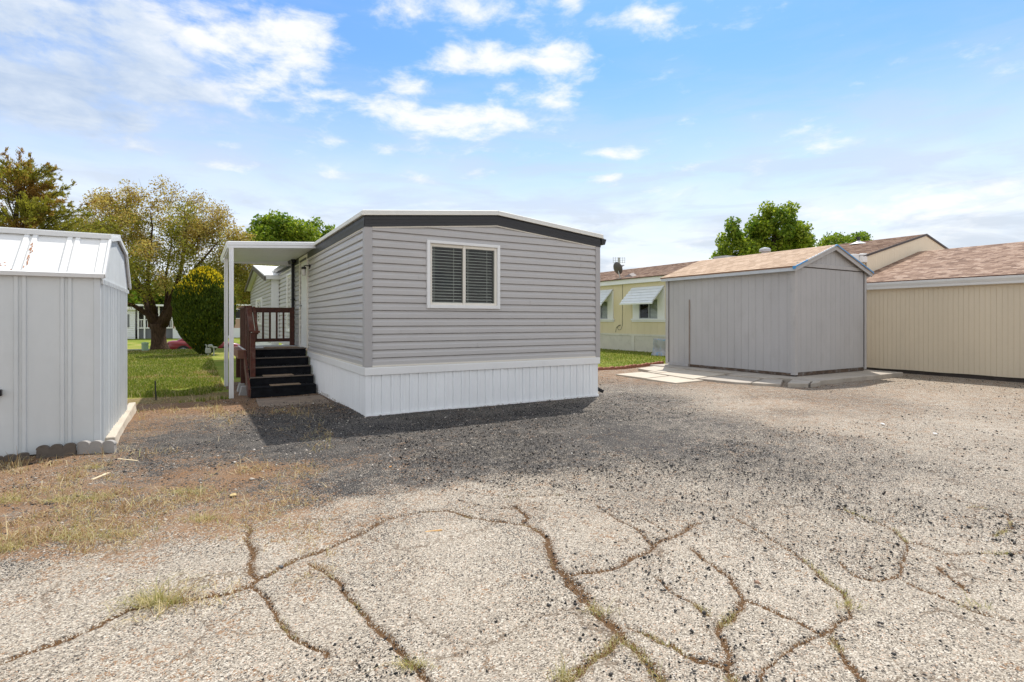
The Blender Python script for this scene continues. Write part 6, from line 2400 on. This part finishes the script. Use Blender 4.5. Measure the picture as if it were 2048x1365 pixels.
# gas meter before the bush
p = G(419, 712, -.12)
gm = thing('gas_meter', 'grey gas meter with pipes in front of the arborvitae bush', 'gas meter', p)
s = 23.2 / FPX
mb = MB()
mb.box((p[0] - .16, p[1] - .08, p[2] + .10), (p[0] + .06, p[1] + .08, p[2] + .34))
mb.build('meter_body', M_METERGREY, gm, bevel=.04, seg=3)
mb = MB()
mb.tube([(p[0] + .16, p[1], p[2] - .05), (p[0] + .16, p[1], p[2] + .30), (p[0] + .10, p[1], p[2] + .40), (p[0] + .0, p[1], p[2] + .42), (p[0], p[1], p[2] + .32)], .028, 8)
mb.tube([(p[0] - .11, p[1], p[2] + .32), (p[0] - .11, p[1], p[2] + .46), (p[0] - .17, p[1], p[2] + .47)], .026, 8)
mb.lathe((p[0] + .03, p[1] - .02, p[2] + .42), [(.03, -.06), (.10, -.03), (.10, .03), (.05, .07)], 12)
mb.bar((p[0] + .02, p[1] - .05, p[2] + .40), (p[0] + .30, p[1] - .07, p[2] + .35), .05, .05)
mb.tube([(p[0] - .05, p[1], p[2] - .05), (p[0] - .05, p[1], p[2] + .12)], .03, 8)
mb.build('pipe', M_METERGREY, gm)

# ------------------------------------------------------------------ red car in the street
CY, CZ = 45.0, -1.09
cx0, cx1 = -1.86, 2.82
car = thing('parked_car', 'red sedan parked in the street behind the arborvitae bush', 'car', ((cx0 + cx1) / 2, CY, CZ))
mt, nt, out = new_mat('red_car_paint')
pb = principled(nt, out, (.20, .003, .008), .32, .0, None, .6)
pb.inputs['Coat Weight'].default_value = .35
pb.inputs['Coat Roughness'].default_value = .05
M_CARRED = mt
# lower body stations: (x, half width, z low, z belt)
stn = [(0, .70, .42, .86), (.06, .80, .30, .96), (.30, .88, .24, 1.02), (.9, .91, .20, 1.02), (1.6, .92, .18, .98), (2.6, .92, .18, .95), (3.4, .91, .19, .93), (3.9, .89, .20, .86), (4.4, .82, .24, .74), (4.62, .68, .32, .64), (4.68, .5, .40, .56)]
vs, fs = [], []
prof = lambda w, zl, zb: [(w * .80, zl), (w * .97, zl + .10), (w, zl + (zb - zl) * .55), (w * .96, zb - .03), (w * .80, zb + .015), (0, zb + .03)]
for (xx, w, zl, zb) in stn:
    pr = prof(w, zl, zb)
    ring = [(-a_, z_) for a_, z_ in pr] + [(a_, z_) for a_, z_ in pr[-2::-1]]
    for a_, z_ in ring:
        vs.append((cx0 + xx, CY + a_, CZ + z_))
m_ = 11
for i in range(len(stn) - 1):
    for k in range(m_ - 1):
        fs.append((i * m_ + k, i * m_ + k + 1, (i + 1) * m_ + k + 1, (i + 1) * m_ + k))
    fs.append((i * m_ + m_ - 1, i * m_, (i + 1) * m_, (i + 1) * m_ + m_ - 1))
fs.append(tuple(range(m_))[::-1])
fs.append(tuple(range((len(stn) - 1) * m_, len(stn) * m_)))
body = MB().add(vs, fs).build('body', M_CARRED, car, smooth=True)
# cabin
cab = [(.55, .62, 1.03), (1.25, .60, 1.38), (1.7, .60, 1.45), (2.4, .60, 1.44), (2.9, .60, 1.36), (3.55, .66, .96)]
vs, fs = [], []
for xx, w, z_ in cab:
    vs += [(cx0 + xx, CY - .80, CZ + .96), (cx0 + xx, CY - w, CZ + z_), (cx0 + xx, CY + w, CZ + z_), (cx0 + xx, CY + .80, CZ + .96)]
for i in range(len(cab) - 1):
    for k in range(3):
        fs.append((i * 4 + k, i * 4 + k + 1, (i + 1) * 4 + k + 1, (i + 1) * 4 + k))
fs += [(0, 1, 2, 3), (20, 23, 22, 21)]
MB().add(vs, fs).build('roof', M_CARRED, car)
M_CARGLASS = paint('dark_car_glass', (.02, .022, .025), .06, .05, 2, spec=.8)
mb = MB()
yw = lambda z_: CY - .80 + (.195) * (z_ - .96) / .45 - .012
for poly in ([(.95, 1.06), (1.35, 1.33), (1.85, 1.37), (1.85, 1.05)], [(1.95, 1.05), (1.95, 1.37), (2.65, 1.33), (3.2, 1.04)]):
    mb.add([(cx0 + a_, yw(z_), CZ + z_) for a_, z_ in poly], [tuple(range(4))])
mb.add([(cx0 + .60, CY - .56, CZ + 1.075), (cx0 + .60, CY + .56, CZ + 1.075), (cx0 + 1.2, CY + .5, CZ + 1.372), (cx0 + 1.2, CY - .5, CZ + 1.372)], [(0, 1, 2, 3)])
mb.build('window', M_CARGLASS, car)
for xw in (.98, 3.75):
    mb = MB()
    mb.lathe((cx0 + xw, CY - .93, CZ + .33), [(.20, 0.02), (.31, 0), (.335, .03), (.335, .19), (.30, .22)], 24, 'y')
    wl = mb.build('wheel', M_BLACK, car)
    mb = MB()
    mb.lathe((cx0 + xw, CY - .945, CZ + .33), [(.05, 0), (.06, .02)], 10, 'y')
    for k in range(5):
        an = 2 * PI * k / 5 + .3
        mb.bar((cx0 + xw + .05 * math.cos(an), CY - .94, CZ + .33 + .05 * math.sin(an)), (cx0 + xw + .22 * math.cos(an), CY - .935, CZ + .33 + .22 * math.sin(an)), .05, .03, up=(0, 1, 0))
    for k in range(20):
        a1, a2 = 2 * PI * k / 20, 2 * PI * (k + 1) / 20
        mb.bar((cx0 + xw + .225 * math.cos(a1), CY - .937, CZ + .33 + .225 * math.sin(a1)), (cx0 + xw + .225 * math.cos(a2), CY - .937, CZ + .33 + .225 * math.sin(a2)), .025, .03, up=(0, 1, 0))
    mb.build('rim', M_GALV, wl)
    mb = MB()
    mb.lathe((cx0 + xw, CY - .922, CZ + .33), [(.40, 0), (.40, .03)], 24, 'y')
    mb.build('wheel_arch', M_BLACK, car)
MB().box((cx0 - .02, CY - .80, CZ + .78), (cx0 + .22, CY - .55, CZ + .90)).build('tail_light', paint('tail_lens', (.10, .004, .006), .2, .1, 4), car, bevel=.02)
MB().box((cx1 - .50, CY - .80, CZ + .60), (cx1 - .22, CY - .60, CZ + .70)).build('headlight', M_GALV, car, bevel=.02)

# ------------------------------------------------------------------ light
SUN_EL, SUN_AZ = math.radians(58.5), math.radians(49.5)
sv = Vector((math.sin(SUN_AZ) * math.cos(SUN_EL), math.cos(SUN_AZ) * math.cos(SUN_EL), math.sin(SUN_EL)))
sl = bpy.data.lights.new('sun', 'SUN')
sl.energy = 3.7
sl.angle = math.radians(0.6)
sl.color = (1.0, .95, .88)
so = bpy.data.objects.new('sun', sl)
so.rotation_euler = sv.to_track_quat('Z', 'Y').to_euler()
COL.objects.link(so)

w = bpy.data.worlds.new('World')
S.world = w
w.use_nodes = True
nt = w.node_tree
nt.nodes.clear()
wo = nt.nodes.new('ShaderNodeOutputWorld')
bg = nt.nodes.new('ShaderNodeBackground')
STR = 0.10
bg.inputs[1].default_value = STR
L(nt, bg.outputs[0], wo.inputs[0])
sky = nt.nodes.new('ShaderNodeTexSky')
sky.sky_type = 'NISHITA'
sky.sun_disc = False
sky.sun_elevation = SUN_EL
sky.sun_rotation = SUN_AZ
sky.air_density = 1.0
sky.dust_density = 0.6
sky.ozone_density = 1.0
tcw = N(nt, 'ShaderNodeTexCoord').outputs['Generated']
sx = N(nt, 'ShaderNodeSeparateXYZ')
L(nt, tcw, sx.inputs[0])
az = math_n(nt, 'ARCTAN2', sx.outputs[0], sx.outputs[1])
el = math_n(nt, 'ARCSINE', sx.outputs[2])
den = math_n(nt, 'ADD', math_n(nt, 'MAXIMUM', sx.outputs[2], 0.0), 0.16)
cv = N(nt, 'ShaderNodeCombineXYZ')
L(nt, math_n(nt, 'DIVIDE', sx.outputs[0], den), cv.inputs[0])
L(nt, math_n(nt, 'DIVIDE', sx.outputs[1], den), cv.inputs[1])
ae = N(nt, 'ShaderNodeCombineXYZ')
L(nt, az, ae.inputs[0])
L(nt, el, ae.inputs[1])
BL = [  # clouds measured in the sky: px, py, radius x, radius y, weight
    (180, 50, 380, 95, .62), (40, 180, 360, 100, .66), (340, 190, 250, 48, .56), (100, 120, 330, 60, .5), (520, 60, 180, 55, .52), (610, 110, 80, 40, .36), (590, 150, 90, 34, .44), (620, 200, 190, 32, .46),
    (860, 20, 170, 42, .46), (930, 50, 70, 28, .3), (965, 122, 150, 40, .42), (1110, 120, 140, 40, .40), (1090, 175, 150, 36, .36), (800, 165, 80, 30, .34), (780, 215, 110, 30, .38), (900, 245, 170, 34, .46), (1030, 250, 60, 24, .3),
    (1275, 40, 85, 34, .40), (1330, 60, 60, 20, .3), (1270, 300, 120, 20, .28), (1210, 355, 100, 10, .26), (250, 292, 120, 16, .30), (450, 330, 60, 10, .25), (430, 286, 90, 9, .2),
    (1900, 400, 260, 34, .34), (1650, 440, 240, 26, .26), (1000, 300, 260, 14, .2), (700, 290, 240, 16, .2), (1450, 330, 220, 16, .2), (2030, 140, 60, 16, .24), (1140, 10, 30, 20, .3), (1000, 345, 60, 8, .2)]
acc = None
for (u, v, ru, rv, wt) in BL:
    r0 = ray(u, v)
    a0, e0 = math.atan2(r0[0], r0[1]), math.atan2(r0[2], math.hypot(r0[0], r0[1]))
    q = math.hypot(r0[0], r0[1])
    sa_ = ru / FPX / (q * q) * 1.05
    se_ = rv / FPX / q * 1.05
    n = N(nt, 'ShaderNodeVectorMath', operation='MULTIPLY_ADD')
    L(nt, ae.outputs[0], n.inputs[0])
    n.inputs[1].default_value = (1 / sa_, 1 / se_, 0)
    n.inputs[2].default_value = (-a0 / sa_, -e0 / se_, 0)
    ln = N(nt, 'ShaderNodeVectorMath', operation='LENGTH')
    L(nt, n.outputs[0], ln.inputs[0])
    mr = N(nt, 'ShaderNodeMapRange', interpolation_type='SMOOTHSTEP')
    mr.inputs['From Min'].default_value = 0.1
    mr.inputs['From Max'].default_value = 1.5
    mr.inputs['To Min'].default_value = wt
    mr.inputs['To Max'].default_value = 0
    L(nt, ln.outputs['Value'], mr.inputs['Value'])
    acc = mr.outputs[0] if acc is None else math_n(nt, 'MAXIMUM', acc, mr.outputs[0])
# general cloudiness away from the measured part of the sky (it only lights the place)
nA = noise(nt, mapping(nt, cv.outputs[0], (1.0, 1.0, 1)), 1.9, 9, .58, dist=.35)
nB = noise(nt, mapping(nt, cv.outputs[0], (1.0, 1.0, 1), (7, 3, 0)), 5.5, 7, .6, dist=.2)
nC = noise(nt, mapping(nt, ae.outputs[0], (1.0, 2.3, 1), (2, 5, 0)), 9.0, 9, .62, dist=.25)
nz = math_n(nt, 'ADD', math_n(nt, 'ADD', math_n(nt, 'MULTIPLY', nA, .25), math_n(nt, 'MULTIPLY', nB, .3)), math_n(nt, 'MULTIPLY', nC, .45))
nz = math_n(nt, 'ADD', math_n(nt, 'MULTIPLY', math_n(nt, 'SUBTRACT', nz, .5), 2.7), .5)
dens = math_n(nt, 'ADD', nz, acc)
cloud = N(nt, 'ShaderNodeMapRange', interpolation_type='SMOOTHSTEP')
cloud.inputs['From Min'].default_value = .62
cloud.inputs['From Max'].default_value = 1.10
L(nt, dens, cloud.inputs['Value'])
# white haze near the horizon
hz = N(nt, 'ShaderNodeMapRange', interpolation_type='SMOOTHSTEP')
hz.inputs['From Min'].default_value = math.radians(3)
hz.inputs['From Max'].default_value = math.radians(27)
hz.inputs['To Min'].default_value = .93
hz.inputs['To Max'].default_value = .06
L(nt, el, hz.inputs['Value'])
hzn = math_n(nt, 'MULTIPLY', hz.outputs[0], math_n(nt, 'ADD', .74, math_n(nt, 'MULTIPLY', nA, .66)))
hzn = math_n(nt, 'MINIMUM', hzn, .97)
K = 1 / STR
skyc = mix_rgb(nt, 1.0, sky.outputs[0], (.53, .96, 1.38), 'MULTIPLY')
c1 = mix_rgb(nt, hzn, skyc, (.70 * K, .725 * K, .755 * K))
# soft grey-lilac bands low over the horizon
bnd = noise(nt, mapping(nt, ae.outputs[0], (2.6, 13, 1), (.35, 0, 0)), 1.7, 8, .6, dist=.5)
bm = math_n(nt, 'MULTIPLY', ramp(nt, bnd, [(.45, (0, 0, 0)), (.60, (1, 1, 1))]), math_n(nt, 'MULTIPLY', hz.outputs[0], .9))
c1 = mix_rgb(nt, bm, c1, (.46 * K, .52 * K, .60 * K))
shade = noise(nt, mapping(nt, ae.outputs[0], (2.6, 6.5, 1), (3, 1, 0)), 1.5, 5, .55)
lump = math_n(nt, 'ADD', math_n(nt, 'MULTIPLY', shade, .5), math_n(nt, 'MULTIPLY', nB, .5))
# the left bank is grey-blue underneath
r0 = ray(60, 190)
gl = N(nt, 'ShaderNodeVectorMath', operation='MULTIPLY_ADD')
L(nt, ae.outputs[0], gl.inputs[0])
gl.inputs[1].default_value = (1 / .30, 1 / .26, 0)
gl.inputs[2].default_value = (-math.atan2(r0[0], r0[1]) / .30, -(math.atan2(r0[2], math.hypot(r0[0], r0[1])) - .02) / .26, 0)
gln = N(nt, 'ShaderNodeVectorMath', operation='LENGTH')
L(nt, gl.outputs[0], gln.inputs[0])
gm_ = N(nt, 'ShaderNodeMapRange', interpolation_type='SMOOTHSTEP')
gm_.inputs['From Min'].default_value = .1
gm_.inputs['From Max'].default_value = 1.5
gm_.inputs['To Min'].default_value = .30
gm_.inputs['To Max'].default_value = 0
L(nt, gln.outputs['Value'], gm_.inputs['Value'])
lump = math_n(nt, 'SUBTRACT', lump, gm_.outputs[0])
cc = ramp(nt, lump, [(.14, (.44, .56, .76)), (.32, (.70, .78, .89)), (.46, (1.0, 1.0, 1.0))])
cc = mix_rgb(nt, 1.0, cc, (.76 * K, .76 * K, .76 * K), 'MULTIPLY')
c2 = mix_rgb(nt, math_n(nt, 'MULTIPLY', cloud.outputs[0], .93), c1, cc)
# unseen bright broken cloud added overhead and behind the viewer as fill light
dt = N(nt, 'ShaderNodeVectorMath', operation='DOT_PRODUCT')
L(nt, tcw, dt.inputs[0])
dt.inputs[1].default_value = tuple(FW)
o1 = N(nt, 'ShaderNodeMapRange', interpolation_type='SMOOTHSTEP')
o1.inputs['From Min'].default_value = math.radians(38)
o1.inputs['From Max'].default_value = math.radians(60)
L(nt, el, o1.inputs['Value'])
o2 = N(nt, 'ShaderNodeMapRange', interpolation_type='SMOOTHSTEP')
o2.inputs['From Min'].default_value = .30
o2.inputs['From Max'].default_value = -.15
L(nt, dt.outputs['Value'], o2.inputs['Value'])
om = math_n(nt, 'MULTIPLY', math_n(nt, 'MAXIMUM', o1.outputs[0], o2.outputs[0]), ramp(nt, nA, [(.36, (.35, .35, .35)), (.56, (1, 1, 1))]))
c2 = mix_rgb(nt, om, c2, (.79 * K, .80 * K, .80 * K))
L(nt, c2, bg.inputs[0])

# ------------------------------------------------------------------ camera and output
cd = bpy.data.cameras.new('camera')
cd.sensor_width = 36
cd.lens = 36 * FPX / 2048
cd.shift_y = -(682.5 - HOR) / 2048
cd.clip_start = .05
cd.clip_end = 3000
co = bpy.data.objects.new('camera', cd)
co.location = tuple(CAM)
co.rotation_euler = (PI / 2, 0, -YAW)
COL.objects.link(co)
S.camera = co
S.view_settings.view_transform = 'Standard'
S.view_settings.look = 'None'
S.view_settings.exposure = 0.5
S.view_settings.gamma = 1.0
S.cycles.max_bounces = 6
S.cycles.transparent_max_bounces = 12
S.cycles.use_denoising = True
